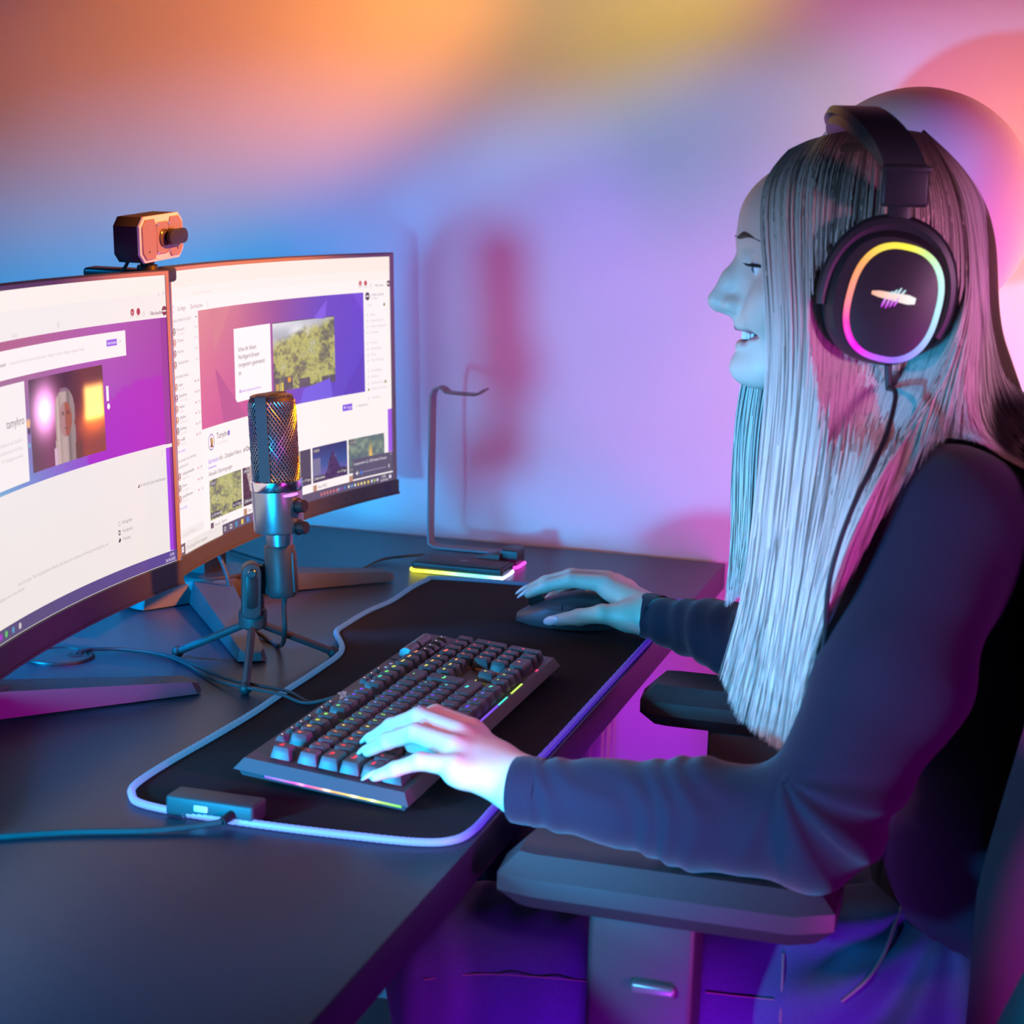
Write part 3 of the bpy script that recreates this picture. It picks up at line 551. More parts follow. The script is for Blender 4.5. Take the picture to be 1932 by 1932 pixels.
# ------------------------------------------------------------------ webcam
wc = at(286, 447, 1.690)
Mw = Matrix.Translation(wc) @ Matrix.Rotation(R_(-2), 4, 'Z') @ Matrix.Rotation(R_(4), 4, 'X')
web = thing('webcam', 'small angular webcam with a swivel lens cover, clipped on top of the left monitor', 'webcam', Mw)
def octo(w, h, c): return [(-w + c, -h), (w - c, -h), (w, -h + c), (w, h - c), (w - c, h), (-w + c, h), (-w, h - c), (-w, -h + c)]
Mf = Mw @ Matrix(((0, 0, 1, 0), (1, 0, 0, 0), (0, 1, 0, 0), (0, 0, 0, 1)))     # local x,y,z -> width, up, forward
part('body', MB().prism(octo(.0445, .0235, .009), -.0190, .0090, .001, M=Mf), M_blk_soft, web)
M_frost = mat('frosted_light_frame', (0.75, 0.72, 0.78), 0.4, emit=(0.5, 0.35, 0.6), estr=0.12)
part('light_frame', MB().prism(octo(.0447, .0237, .0092), .0090, .0122, .0006, M=Mf), M_frost, web, label='pale translucent frame')
M_face = mat('webcam_face', (0.30, 0.27, 0.25), 0.4, metal=0.2)
def plate(pts): return MB().prism(pts, .0122, .0140, .0004, 1, M=Mf)
part('face_plate', plate([(-.041, -.013), (-.034, -.0205), (-.017, -.0205), (-.0135, -.0135), (-.013, 0), (-.0135, .0135), (-.017, .0205), (-.034, .0205), (-.041, .013)]), M_face, web)
part('face_plate', plate([(x * -1, y) for x, y in [(-.041, -.013), (-.034, -.0205), (-.017, -.0205), (-.0135, -.0135), (-.013, 0), (-.0135, .0135), (-.017, .0205), (-.034, .0205), (-.041, .013)]][::-1]), M_face, web)
part('lens_plate', plate([(-.0125, -.0125), (-.0095, -.0165), (.0095, -.0165), (.0125, -.0125), (.0125, .0125), (.0095, .0165), (-.0095, .0165), (-.0125, .0125)]), M_face, web)
part('lens', MB().lathe([(.0095, .014), (.0095, .0155), (.0085, .0162), (.0075, .0152), (.0002, .0149)], 32, M=Mf @ Matrix.Translation((0.001, 0, 0))), mat('amber_lens', (0.12, 0.10, 0.09), 0.15, coat=1.0), web)
cov = part('lens_cover', MB().prism([(.010 + .017 * math.cos(a) if abs(math.cos(a)) < 0 else .0, 0) for a in ()] or [(x, y) for x, y in ([(.0065 + .0078 * math.cos(t), .0078 * math.sin(t)) for t in np.linspace(math.pi / 2, 3 * math.pi / 2, 10)] + [(.030 + .0078 * math.cos(t), .0078 * math.sin(t)) for t in np.linspace(-math.pi / 2, math.pi / 2, 10)])], .0185, .0225, .0008, M=Mf).cyl(Mf @ Vector((.012, 0, .014)), Mf @ Vector((.012, 0, .019)), .0085, n=28), M_blk, web)
for x, y in ((-.0115, .0145), (.0115, .0145), (-.0115, -.0145), (.0115, -.0145)): part('screw', MB().cyl(Mf @ Vector((x, y, .0135)), Mf @ Vector((x, y, .0148)), .0013, n=12), mat('pale_led', (.7, .7, .7), .3, emit=(.8, .6, .6), estr=.5) if x < -1 else M_ring, web)
for x, y in ((-.029, -.0125), (.029, -.0135)): part('microphone_hole', MB().cyl(Mf @ Vector((x, y, .0135)), Mf @ Vector((x, y, .0142)), .0011, n=10), M_rubber, web)
part('swivel', MB().cyl(Mw @ Vector((-.004, -.004, -.022)), Mw @ Vector((-.004, -.004, -.030)), .0075, n=24).cyl(Mw @ Vector((-.004, -.004, -.029)), Mw @ Vector((-.004, -.004, -.0335)), .0105, .0115, n=24), M_blk, web)
part('clip', MB().box((-.035, -.004, -.0385), (.082, .024, .010), .004, 3, M=Mw).box((.0075, .009, -.0410), (.014, .034, .016), .004, 3, M=Mw), M_blk, web)
part('cable', MB().tube(smoothpath([tuple(Mw @ Vector(q)) for q in ((-.014, -.022, -.020), (-.018, -.026, -.030), (-.030, -.022, -.040), (-.07, -.01, -.06), (-.10, .0, -.16), (-.11, 0, -.30), (-.10, .02, -.42))], 6), .0019, 8), M_rubber, web)
# ------------------------------------------------------------------ microphone on its tripod
YM = 1.662
m_b = Vector(at(527, 1003, YM)); m_t = Vector(at(511.5, 744, YM)); ax = (m_t - m_b).normalized()
hub = Vector(at(477, 1165, YM))
mic = thing('microphone', 'dark metal microphone with a mesh head on a small tripod before the right screen', 'microphone', (hub.x, hub.y, 0))
zx = ax; yx = Vector((0, 1, 0)); xx = yx.cross(zx).normalized(); yx = zx.cross(xx)
Mm = Matrix(((xx.x, yx.x, zx.x, m_b.x), (xx.y, yx.y, zx.y, m_b.y), (xx.z, yx.z, zx.z, m_b.z), (0, 0, 0, 1)))
H = (m_t - m_b).length
rz = H * 0.385
part('barrel', MB().lathe([(.0215, -.0005), (.0250, .0008), (.0258, .003), (.0262, rz - .0112), (.0262, rz - .011)], 56, M=Mm), M_silver, mic)
part('ring', MB().lathe([(.0262, rz - .0107), (.0268, rz - .0098), (.0268, rz - .0008), (.0258, rz), (.020, rz)], 56, M=Mm), M_ring, mic, label='bright polished ring')
gr_mb = MB().lathe([(.0236, rz), (.0236, H - .008), (.0228, H - .004), (.0205, H - .0012), (.015, H - .0002), (.001, H)], 72, M=Mm)
M_mesh = mat('mic_mesh_core', (0.012, 0.012, 0.014), 0.6)
gcore = part('head_core', gr_mb, M_mesh, mic)
wire = MB()
nw = 40
for sgn in (1, -1):                     # woven wire mesh: two families of helical wires
    for i in range(nw):
        a0 = 2 * math.pi * i / nw; pth = []
        for k in range(22):
            t = k / 21; z = rz + t * (H - rz - .006); rr = .02425 + .00025 * sgn * math.sin(k * 2.6 + i)
            if t > .96: rr -= .0012
            a = a0 + sgn * t * 2.3; pth.append(tuple(Mm @ Vector((rr * math.cos(a), rr * math.sin(a), z))))
        wire.tube(pth, .00055, 4, caps=False)
M_wire = mat('mic_wire', (0.30, 0.30, 0.33), 0.35, metal=0.8)
tag(part('wire_mesh', wire, M_wire, mic), kind='stuff')
capw = MB()
for i in range(-9, 10):
    w = .0024 * i; L = math.sqrt(max(.0218 ** 2 - w * w, 0))
    for d in (0, 1):
        p = [(-L, w), (-L * .5, w), (0, w), (L * .5, w), (L, w)]
        capw.tube([tuple(Mm @ Vector((q[d], q[1 - d], H + .0006 - 2.2 * (math.hypot(*q) / .0236) ** 6 * .0016))) for q in p], .0005, 4, caps=False)
tag(part('top_mesh', capw, M_wire, mic), kind='stuff')
sa = R_(-92)
band = []
for tz in np.linspace(rz, H - .004, 8): band.append((.0253, tz))
band += [(.0246, H - .001), (.022, H + .0012), (.012, H + .0018), (0, H + .0018)]
bp_ = [(r * math.cos(sa), r * math.sin(sa), z) for r, z in band] + [(-r * math.cos(sa), -r * math.sin(sa), z) for r, z in band[::-1][1:]]
bb = MB(); tn = Vector((-math.sin(sa), math.cos(sa), 0)); v = []
for i, q in enumerate(bp_):
    r = math.hypot(q[0], q[1]); nrm = Vector((q[0], q[1], 0)).normalized() if q[2] < H - .002 else Vector((0, 0, 1))
    for s_, o in ((-1, 0), (1, 0), (1, -.0012), (-1, -.0012)): v.append(Vector(q) + tn * s_ * .0062 + nrm * o - (nrm * .0008 if True and s_ else nrm * 0) * 0)
f = [(i * 4 + k, i * 4 + (k + 1) % 4, i * 4 + 4 + (k + 1) % 4, i * 4 + 4 + k) for i in range(len(bp_) - 1) for k in range(4)] + [(3, 2, 1, 0), tuple((len(bp_) - 1) * 4 + k for k in range(4))]
part('head_strap', bb.add(v, f, M=Mm), M_blk_soft, mic)
# controls face the seat (+x)
ka = R_(-14)
for zz, nm in ((rz - .0265, 'gain_knob'), (rz - .0490, 'volume_knob')):
    d = Vector((math.cos(ka), math.sin(ka), 0)); o = Vector((0, 0, zz))
    part(nm, MB().tube([tuple(Mm @ (o + d * t)) for t in (.0245, .0300, .0345, .0355)], [.0068, .0068, .0066, .0058], 28).tube([tuple(Mm @ (o + d * t)) for t in (.0248, .0266)], .0082, 28), M_blk, mic)
M_violet = mat('violet_led', (.3, .2, .6), .4, emit=(0.30, 0.12, 1.0), estr=2.2)
lb = MB()
for i in range(7):
    pass
v = []; zs = rz - .0145
for i in range(9):
    a = R_(-52 + 40 * i / 8); hh = .0014 * (0.5 + 0.5 * math.sin(math.pi * i / 8)) + .0004
    for q in (-1, 1): v.append((.02655 * math.cos(a), .02655 * math.sin(a), zs + q * hh + .0007 * (i / 8)))
part('status_light', lb.add(v, [(i * 2, i * 2 + 2, i * 2 + 3, i * 2 + 1) for i in range(8)], M=Mm), M_violet, mic)
for zz, s in ((rz - .0385, '|'), (rz - .0600, '∩')):
    tv, tf = text2d(s, 'CENTER'); part('print', MB().add([(.0264 * math.cos(ka + x * .0026 / .0262), .0264 * math.sin(ka + x * .0026 / .0262), zz + y * .0026) for x, y, z in tv], tf, M=Mm), mat('white_print', (.6, .6, .62), .5), mic)
part('neck', MB().lathe([(.0133, -.060), (.0133, -.012), (.0138, -.008), (.0138, 0)], 36, M=Mm), M_silver, mic)
part('holder', MB().lathe([(.0135, -.0685), (.0150, -.0665), (.0158, -.060), (.0160, -.016), (.0150, -.014), (.0140, -.014)], 36, M=Mm @ Matrix.Translation((-.001, 0, 0))).box((.0135, 0, -.042), (.006, .010, .044), .002, M=Mm), M_blk_soft, mic)
pv = Vector(at(474, 1092, YM - .012))
# web plate between holder and pivot
hw = Mm @ Vector((-.014, 0, -.028)); hl = Mm @ Vector((-.014, 0, -.062))
pw = [hw, Mm @ Vector((-.020, 0, -.036)), pv + Vector((.004, 0.006, .014)), pv + Vector((.004, 0.006, -.014)), Mm @ Vector((-.016, 0, -.066)), hl]
b = MB(); vv = [p + Vector((0, dy, 0)) for dy in (-.004, .004) for p in pw]; k = len(pw)
part('holder_bracket', b.add(vv, [tuple(range(k)), tuple(range(k, 2 * k))[::-1]] + [(i, (i + 1) % k, k + (i + 1) % k, k + i)[::-1] for i in range(k)]), M_blk_soft, mic)
pt = []
for t in np.linspace(0, math.pi, 12): pt.append((.0102 * math.cos(t), .008 + .0102 * math.sin(t)))
for t in np.linspace(math.pi, 2 * math.pi, 12): pt.append((.0102 * math.cos(t), -.034 + .0075 * math.sin(t)))
Mp = Matrix.Translation(pv) @ Matrix.Rotation(R_(28), 4, 'Z') @ Matrix(((1, 0, 0, 0), (0, 0, -1, 0), (0, 1, 0, 0), (0, 0, 0, 1)))
part('pivot', MB().prism(pt, -.009, .011, .0018, 3, M=Mp), M_blk_soft, mic)
part('pivot_recess', MB().prism([(x * .62, y * .62 - .004) for x, y in pt], .0105, .0118, .0005, 2, M=Mp), M_blk, mic)
part('pivot_screw', MB().tube([tuple(Mp @ Vector((0, .008, z))) for z in (.0108, .0128, .0134)], [.0046, .0046, .0038], 20), M_screw, mic)
part('hub', MB().lathe([(.009, -.012), (.0145, -.009), (.0150, -.002), (.0150, .006), (.0142, .0075), (.0142, .0095), (.0122, .011), (.0115, .030), (.006, .031)], 36, M=Matrix.Translation(hub)), M_blk_soft, mic)
for fx, fy in ((-.468, 1.678), (-.3412, 1.578), (-.3144, 1.743)):
    ft = Vector((fx, fy, .0062)); d = (ft - hub); top = hub + Vector((d.x, d.y, 0)).normalized() * .007 + Vector((0, 0, -.007))
    lg = part('leg', MB().cyl(top, ft, .0042, .0042, 16), M_blk_soft, mic); part('foot', MB().sphere(ft, .0066, nu=18), M_rubber, lg)
end = Mm @ Vector((.003, 0, -.068)); z0 = end.z
part('cable', MB().tube(smoothpath([tuple(end), tuple(Vector(at(536, 1140, YM))), tuple(Vector(at(537, 1195, YM + .004))), tuple(atz(527, 1218, .004)), tuple(atz(490, 1196, .004)), tuple(atz(455, 1172, .004)), tuple(at(438, 1130, 1.90)), tuple(at(428, 1085, 1.905)), tuple(at(410, 1040, 1.91)), tuple(at(395, 1000, 1.95))], 8), .0026, 10), M_cable, mic)
# ------------------------------------------------------------------ headphone stand
Mh = Matrix.Translation((-.384, 2.184, 0))
hs = thing('headphone_stand', 'black headphone stand with a bent metal strip and a rainbow lit base', 'headphone stand', Mh)
part('base', MB().prism([(0.003, 0), (.125, 0), (.128, .003), (.128, .050), (.108, .053), (.108, .118), (.004, .118), (0, .112), (0, .004)], .004, .0140, .002, 3, M=Mh), M_blk, hs)
part('top_pad', MB().prism([(0.004, .004), (.124, .004), (.124, .048), (.012, .050), (.004, .046)], .0137, .0156, .0008, 2, M=Mh), M_blk_soft, hs)
part('rear_block', MB().prism([(.104, .070), (.1265, .070), (.1265, .108), (.104, .108)], .004, .026, .002, 3, M=Mh), M_blk, hs)
part('ramp', MB().prism([(.070, .055), (.106, .055), (.106, .080), (.070, .080)], .0138, .0215, .0004, 1, M=Mh, top=[(.096, .057), (.106, .057), (.106, .080), (.096, .080)]), M_blk, hs)
sy, sw = .101, .0240
prof = [(.100, .0160), (.06, .0160), (.020, .0160), (.004, .0166), (-.0045, .0200), (-.0078, .028), (-.0085, .10), (-.0090, .17), (-.0090, .220), (-.0080, .2290), (-.0042, .2360), (.0015, .2382), (.0075, .2362), (.0120, .2325), (.0175, .2315), (.035, .2310), (.053, .2310), (.0585, .2330), (.0675, .2395)]
prof = [(p[0], p[1]) for p in smoothpath([(x, z, 0) for x, z in prof], 4)]
b = MB(); v = []
for i, (x, z) in enumerate(prof):
    a = prof[max(i - 1, 0)]; c = prof[min(i + 1, len(prof) - 1)]; tx, tz = c[0] - a[0], c[1] - a[1]; L = math.hypot(tx, tz); nx, nz = -tz / L * .00125, tx / L * .00125
    v += [(x + nx, sy - sw / 2, z + nz), (x + nx, sy + sw / 2, z + nz), (x - nx, sy + sw / 2, z - nz), (x - nx, sy - sw / 2, z - nz)]
f = [(i * 4 + k, i * 4 + (k + 1) % 4, i * 4 + 4 + (k + 1) % 4, i * 4 + 4 + k) for i in range(len(prof) - 1) for k in range(4)] + [(3, 2, 1, 0), tuple((len(prof) - 1) * 4 + k for k in range(4))]
part('bent_strip', b.add(v, f, M=Mh), mat('anodised_strip', (.20, .19, .21), .4, metal=.3), hs)
HUES = [(1, .05, .02), (1, .35, .02), (.95, .85, .03), (.15, .9, .1), (.02, .75, .75), (.08, .12, 1), (.45, .05, 1), (1, .02, .65)]
ledpath = smoothpath([(-.001, .08, .003), (-.0015, .02, .003), (.003, -.001, .003), (.03, -.0018, .003), (.06, -.002, .003), (.09, -.002, .003), (.124, -.0015, .003), (.1292, .004, .003), (.1290, .045, .003), (.118, .0535, .003), (.112, .060, .003), (.114, .068, .003), (.127, .071, .003), (.128, .106, .003)], 6)
lc = []
for x, y, z in ledpath:
    if x < .02: lc.append(np.array([1.0, .95, .05]))
    elif y < .003: lc.append(mixc([(0, (1.0, .95, .05)), (.33, (.75, 1.0, .12)), (.55, (.25, 1.0, .45)), (.8, (.15, .9, .9)), (1, (.5, .9, 1.0))], x / .128))
    elif y < .047: lc.append(np.array([.45, .6, 1.0]))
    else: lc.append(np.array([1.0, .05, .75]))
part('led_strip', MB().tube([tuple(Mh @ Vector(q)) for q in ledpath], .0022, 6, c=[c * 2.6 for c in lc]), M_rgb, hs, label='rainbow light strip round the base')
lv = [(.006 * math.cos(t), .0045 * math.sin(t)) for t in np.linspace(0, 2 * math.pi, 25)[:-1]]
v = [(.066 + r * x, .026 + r * y * 1.3, .0158) for r in (1, .72) for x, y in lv]; f = [(i, (i + 1) % 24, 24 + (i + 1) % 24, 24 + i) for i in range(24)]
em = MB().add(v, f, M=Mh); em.box((.0675, .026, .0158), (.0042, .0010, .0003), M=Mh).box((.0646, .026, .0158), (.0012, .0042, .0003), M=Mh); part('emblem', em, mat('grey_emblem', (.25, .26, .30), .5), hs)
part('cable', MB().tube(smoothpath([tuple(Mh @ Vector((.002, .085, .008))), (-.4139, 2.2773 - .04, .008), (-.4416, 2.2262, .003), (-.4467, 2.1506, .003), (-.47, 2.12, .003), (-.54, 2.13, .003), (-.66, 2.20, .003)], 8), .0018, 8), M_cable, hs)
# ------------------------------------------------------------------ keyboard
kt = .0845; kr = -.0038
Uk = Vector((-math.sin(kr), math.cos(kr), 0)); Vk = Vector((-math.cos(kr) * math.cos(kt), -math.sin(kr) * math.cos(kt), math.sin(kt))); Nk = Uk.cross(Vk); Nk = -Nk if Nk.z < 0 else Nk
Mk = Matrix(((Uk.x, Vk.x, Nk.x, -.0849), (Uk.y, Vk.y, Nk.y, 1.3135), (Uk.z, Vk.z, Nk.z, .034), (0, 0, 0, 1)))
kb = thing('keyboard', 'full size black gaming keyboard with rainbow lit keys under the left hand', 'keyboard', Mk)
# plate and tray (u along the long side, v away from the typist, h above the key tops)
def kslab(b, h0, h1, u0, u1, v0, v1, ins): return b.add([(u0, v0, h0), (u1, v0, h0), (u1, v1, h0), (u0, v1, h0), (u0 + ins, v0 + ins, h1), (u1 - ins, v0 + ins, h1), (u1 - ins, v1 - ins, h1), (u0 + ins, v1 - ins, h1)], [(3, 2, 1, 0), (4, 5, 6, 7), (0, 1, 5, 4), (1, 2, 6, 5), (2, 3, 7, 6), (3, 0, 4, 7)], M=Mk)
part('case', kslab(kslab(MB(), -.0205, -.0112, -.0150, .4520, -.0215, .1355, .0065), -.0270, -.0205, -.008, .445, -.0165, .130, -.003), M_plate, kb)
for u in (.045, .39): part('foot', MB().box((u, .122, -.031), (.05, .012, .012), .002, M=Mk), M_rubber, kb)
strip = MB(); pts = []; cols = []
for i in range(41):
    t = i / 40; v_ = .108 - t * .122
    pts.append(tuple(Mk @ Vector((-.0095, v_, -.0222)))); c = mixc([(0, (.25, .10, .9)), (.13, (.42, .2, .9)), (.26, (.9, .02, .55)), (.36, (.95, .12, .35)), (.5, (.95, .45, .10)), (.7, (.9, .75, .12)), (.85, (.55, .9, .08)), (1, (.2, .9, .05))], t)
    hot = sum(math.exp(-((t - q) / .022) ** 2) for q in (.27, .46, .66, .80)); cols.append(c * (1.4 + 2.0 * hot) + .7 * hot)
part('side_light', MB().tube(pts, .0024, 8, c=cols), M_rgb, kb, label='rainbow light bar on the near end')
KC = {}
def key_mesh(wu, hu=1.0, low=False):
    k = (wu, hu, low)
    if k in KC: return KC[k]
    P = .01905; w = wu * P - .0009; d = hu * P - .0009; b = MB(); tw = w - .0052; td = d - .0042; h0 = -.0098 if not low else -.0060; hz = 0 if not low else -.0022
    rings = [(w, d, h0, 0), (w * .5 + tw * .5, d * .5 + td * .5, (h0 + hz) / 2, .0004), (tw, td, hz - .0006, .0009), (tw - .0012, td - .0012, hz, .0009)]
    v = []
    for ww, dd, hh, off in rings:
        r = .0014
        for sx_, sy_ in ((-1, -1), (1, -1), (1, 1), (-1, 1)):
            cx_, cy_ = sx_ * (ww / 2 - r), sy_ * (dd / 2 - r); a0 = {(-1, -1): 180, (1, -1): 270, (1, 1): 0, (-1, 1): 90}[(sx_, sy_)]
            for a in (0, 45, 90): v.append((cx_ + r * math.cos(R_(a0 + a)), off + cy_ + r * math.sin(R_(a0 + a)), hh))
    f = [(i * 12 + k_, i * 12 + (k_ + 1) % 12, i * 12 + 12 + (k_ + 1) % 12, i * 12 + 12 + k_) for i in range(3) for k_ in range(12)]; f.append(tuple(36 + k_ for k_ in range(12)))
    b.add(v, f)
    if not low: b.box((0, 0, -.0104), (w * .55 if wu < 3 else .09, d * .62, .0011), m=1)
    me = b.mesh('keycap'); me.materials.append(M_key); me.materials.append(M_keyglow); KC[k] = me; return me
M_keyglow2 = mat_objcol_emit('key_legend_light', 2.4)
def hue(u, v):
    u = u - .35 * (5.3 - v)
    st = [(0, (1, .02, .05)), (1.6, (1, .04, .03)), (3.0, (1, .25, .04)), (3.9, (.95, .6, .05)), (4.8, (.35, .9, .08)), (6.8, (.12, .85, .12)), (7.7, (.08, .35, .7)), (8.7, (.10, .05, 1)), (10, (.16, .05, 1)), (11.3, (.06, .2, .9)), (12.2, (.05, .75, .6)), (13.5, (.12, .9, .15)), (15.2, (.75, .85, .1)), (16.4, (1, .6, .1)), (17.6, (1, .3, .1)), (19, (1, .06, .06)), (23, (1, .02, .1))]
    return mixc([(a / 23, c) for a, c in st], u / 23)
LEG = {}
def add_key(u, v, w=1.0, h=1.0, legend='', low=False, colr=None, big=1.0):
    """u, v = lower left corner of the key in key units"""
    o = bpy.data.objects.new('keycap', key_mesh(w, h, low)); COL.objects.link(o); o.parent = kb
    cu, cv_ = (u + w / 2) * .01905, (v + h / 2 - .5) * .01905
    o.location = (cu, cv_, 0); WMX[o.name] = WMX[kb.name] @ Matrix.Translation(o.location)
    c = np.array(colr) if colr is not None else hue(u + w / 2, v); o.color = (*c, 1)
    if legend:
        sz = .0030 * big
        if legend not in LEG:
            tv, tf = text2d(legend, 'CENTER', bold=.015); mb_ = MB().add([(x * .0030, y * .0030, 0.00012) for x, y, z in tv], tf); LEG[legend] = mb_.mesh('legend'); LEG[legend].materials.append(M_keyglow2)
        l = bpy.data.objects.new('legend', LEG[legend]); COL.objects.link(l); l.parent = o
        l.location = (-min(.0, 0) - (.0 if w < 1.2 else w * .01905 * .0), (.0 + .0012) if not low else 0, 0 if not low else -.0022); l.color = (*c, 1); l.scale = (big, big, 1)
    return o
VF = 5.3
add_key(0, VF, legend='Esc')
for g, u0 in enumerate((2, 6.5, 11)):
    for i in range(4): add_key(u0 + i, VF, legend='F%d' % (g * 4 + i + 1))
for i, t in enumerate(('Druck', 'Rollen', 'Pause')): add_key(15.25 + i, VF, legend=t, big=.7)
for i, t in enumerate('^1234567890ß´'): add_key(i, 4, legend=t)
add_key(13, 4, 2, legend='←')
add_key(0, 3, 1.5, legend='Tab')
for i, t in enumerate('QWERTZUIOPÜ+'): add_key(1.5 + i, 3, legend=t)
add_key(13.75, 2, 1.25, 2, legend='Enter', big=.9)
add_key(0, 2, 1.75, legend='Caps')
for i, t in enumerate('ASDFGHJKLÖÄ#'): add_key(1.75 + i, 2, legend=t)
add_key(0, 1, 1.25, legend='Shift', big=.85)
for i, t in enumerate('<YXCVBNM,.-'): add_key(1.25 + i, 1, legend=t)
add_key(12.25, 1, 2.75, legend='Shift')
for u, w, t in ((0, 1.25, 'Strg'), (1.25, 1.25, 'Win'), (2.5, 1.25, 'Alt'), (10, 1.25, 'Alt Gr'), (11.25, 1.25, 'Win'), (12.5, 1.25, 'FN'), (13.75, 1.25, 'Strg')): add_key(u, 0, w, legend=t, big=.85)
add_key(3.75, 0, 6.25)
for i, t in enumerate(('Einfg', 'Pos1', 'Bild')): add_key(15.25 + i, 4, legend=t, big=.7)
for i, t in enumerate(('Entf', 'Ende', 'Bild')): add_key(15.25 + i, 3, legend=t, big=.7)
add_key(16.25, 1, legend='↑')
for i, t in enumerate('←↓→'): add_key(15.25 + i, 0, legend=t)
for i, t in enumerate(('Num', '/', '*', '-')): add_key(18.5 + i, 4, legend=t)
for r in range(3):
    for i in range(3): add_key(18.5 + i, 3 - r, legend=str(7 - 3 * r + i))
add_key(21.5, 2, 1, 2, legend='+'); add_key(21.5, 0, 1, 2, legend='↵'); add_key(18.5, 0, 2, legend='0'); add_key(20.5, 0, legend=',')
WL = (.9, .8, 1.0)
for u in (38.8, 59.4, 78.9, 97.9, 125.7, 145.4): add_key(u / 19.05 - .45, 6.25, .9, .55, '•', True, WL, 1.2)
for u in (231.1, 249.2, 268.0): add_key(u / 19.05 - .45, 6.25, .9, .55, '•', True, WL, 1.2)
for u in (361.4, 377.5, 396.1, 413.1): add_key(u / 19.05 - .42, 5.35, .84, .75, '•', True, WL, 1.2)
for u in (288.3, 302.0, 316.0): part('indicator', MB().box((u / 1000, .1205, -.0108), (.0035, .0035, .001), .0004, 1, M=Mk), mat('indicator_led', (.5, .5, .6), .4, emit=(.8, .6, 1), estr=1.0 if u < 300 else .2), kb)
part('roller_bed', MB().box((.375, .1165, -.0112), (.088, .024, .002), .0008, 1, M=Mk), M_blk, kb)
rl = MB(); 
for i in range(14):
    pass
rl.tube([tuple(Mk @ Vector((u, .1165, -.0075))) for u in (.345, .3455, .372, .3725, .3765, .377, .4095, .410)], [.0052, .0068, .0068, .0055, .0055, .0068, .0068, .0052], 28); part('volume_roller', rl, M_metal_white if False else mat('roller_metal', (.22, .21, .22), .45, metal=.7, bump=.3, bscale=900), kb)
def slash_logo(b, M, s, h):     # slanted brush-stroke mark
    for (x0, y0, x1, y1, w) in ((-1, -.30, 1, .30, .22), (-.75, -.55, -.25, .05, .07), (-.55, -.62, -.02, .08, .07), (-.32, -.62, .2, .12, .06), (-.2, .02, .32, .62, .07), (.0, .02, .52, .60, .07), (.2, .05, .66, .52, .06)):
        dx, dy = x1 - x0, y1 - y0; L = math.hypot(dx, dy); nx, ny = -dy / L * w, dx / L * w
        b.add([((x0 + nx) * s, (y0 + ny) * s, h), ((x0 - nx) * s, (y0 - ny) * s, h), ((x1 - nx * .8) * s, (y1 - ny * .8) * s, h), ((x1 + nx * .8) * s, (y1 + ny * .8) * s, h)], [(0, 1, 2, 3)], M=M)
    return b
part('logo', slash_logo(MB(), Mk @ Matrix.Translation((.193, .1222, 0)), .0120, -.0108), mat('logo_silver', (.75, .75, .8), .35, metal=.3), kb)
for k, (u0, u1, c) in enumerate(((.195, .255, (.22, .08, 1)), (.255, .285, (.05, .75, .6)), (.298, .335, (.6, .85, .1)), (.385, .392, (1, .05, .2)), (.300, .318, (.8, .8, .1)))):
    y = -.0128 if k < 4 else .030
    part('edge_glow', MB().box(((u0 + u1) / 2, y, -.0108), (u1 - u0, .0022, .001), .0004, 1, M=Mk), mat('edge_glow_%d' % k, (.02, .02, .02), .5, emit=c, estr=1.1), kb)
cabp = [tuple(Mk @ Vector((.236, .128, -.020))), (-.262, 1.558, .006), (-.2957, 1.567, .010), (-.3412 - .02, 1.592, .006), (-.3975, 1.617, .003), (-.440, 1.648, .003), (-.481, 1.6721, .003), (-.5279, 1.6759, .003), (-.553, 1.662, .004), (-.5645, 1.648, .005), (-.5688, 1.638, .001), (-.570, 1.636, -.01)]
for s_ in (-1, 1): part('cable', MB().tube(smoothpath([(x + s_ * .0015 * (1 if i > 1 else 1), y + s_ * .0020 + (s_ * .004 if i in (2, 3, 4) else 0), z) for i, (x, y, z) in enumerate(cabp)], 8), .0018, 8), M_cable, kb)
# ------------------------------------------------------------------ mouse
Mo = Matrix.Translation((-.112, 1.985, .0036)) @ Matrix.Rotation(R_(186), 4, 'Z')      # local +x = nose of the mouse
mouse = thing('mouse', 'black gaming mouse under the right hand at the far end of the desk mat', 'mouse', Mo)
def mouse_shape(x, a):      # x 0 rear .. 1 nose ; a angle round the section
    L = .062; px = -L + 2 * L * x
    w = .0345 * (1 - .16 * math.cos((x - .5) * 2 * math.pi) * -1) * (math.sin(math.pi * min(max(x * .94 + .03, 0), 1)) ** .38) * (1.0 - .10 * math.exp(-((x - .58) / .16) ** 2))
    hgt = .040 * (math.sin(math.pi * min(max(x * .80 + .12, 0.0), 1)) ** .75) * (1 - .38 * x * x)
    if x in (0.0,): hgt *= .55
    c, s_ = math.cos(a), math.sin(a)
    y = w * (1 if c > 0 else -1) * abs(c) ** .62; z = hgt * max(s_, 0) ** .72 if s_ > 0 else 0
    if s_ < .35 and s_ > 0: y *= 1.0 + .05 * (1 - s_ / .35)
    return px, y, z
b = MB(); nx, na = 28, 22; v = []
for i in range(nx + 1):
    for j in range(na + 1): v.append(mouse_shape(i / nx, math.pi * j / na))
f = [(i * (na + 1) + j, (i + 1) * (na + 1) + j, (i + 1) * (na + 1) + j + 1, i * (na + 1) + j + 1) for i in range(nx) for j in range(na)]
f += [(i * (na + 1), i * (na + 1) + na, (i + 1) * (na + 1) + na, (i + 1) * (na + 1)) for i in range(nx)]
f += [tuple(range(na + 1)), tuple(nx * (na + 1) + j for j in range(na + 1))[::-1]]
bmm = bmesh.new(); bv = [bmm.verts.new(q) for q in v]
for q in f:
    try: bmm.faces.new([bv[i] for i in q])
    except ValueError: pass
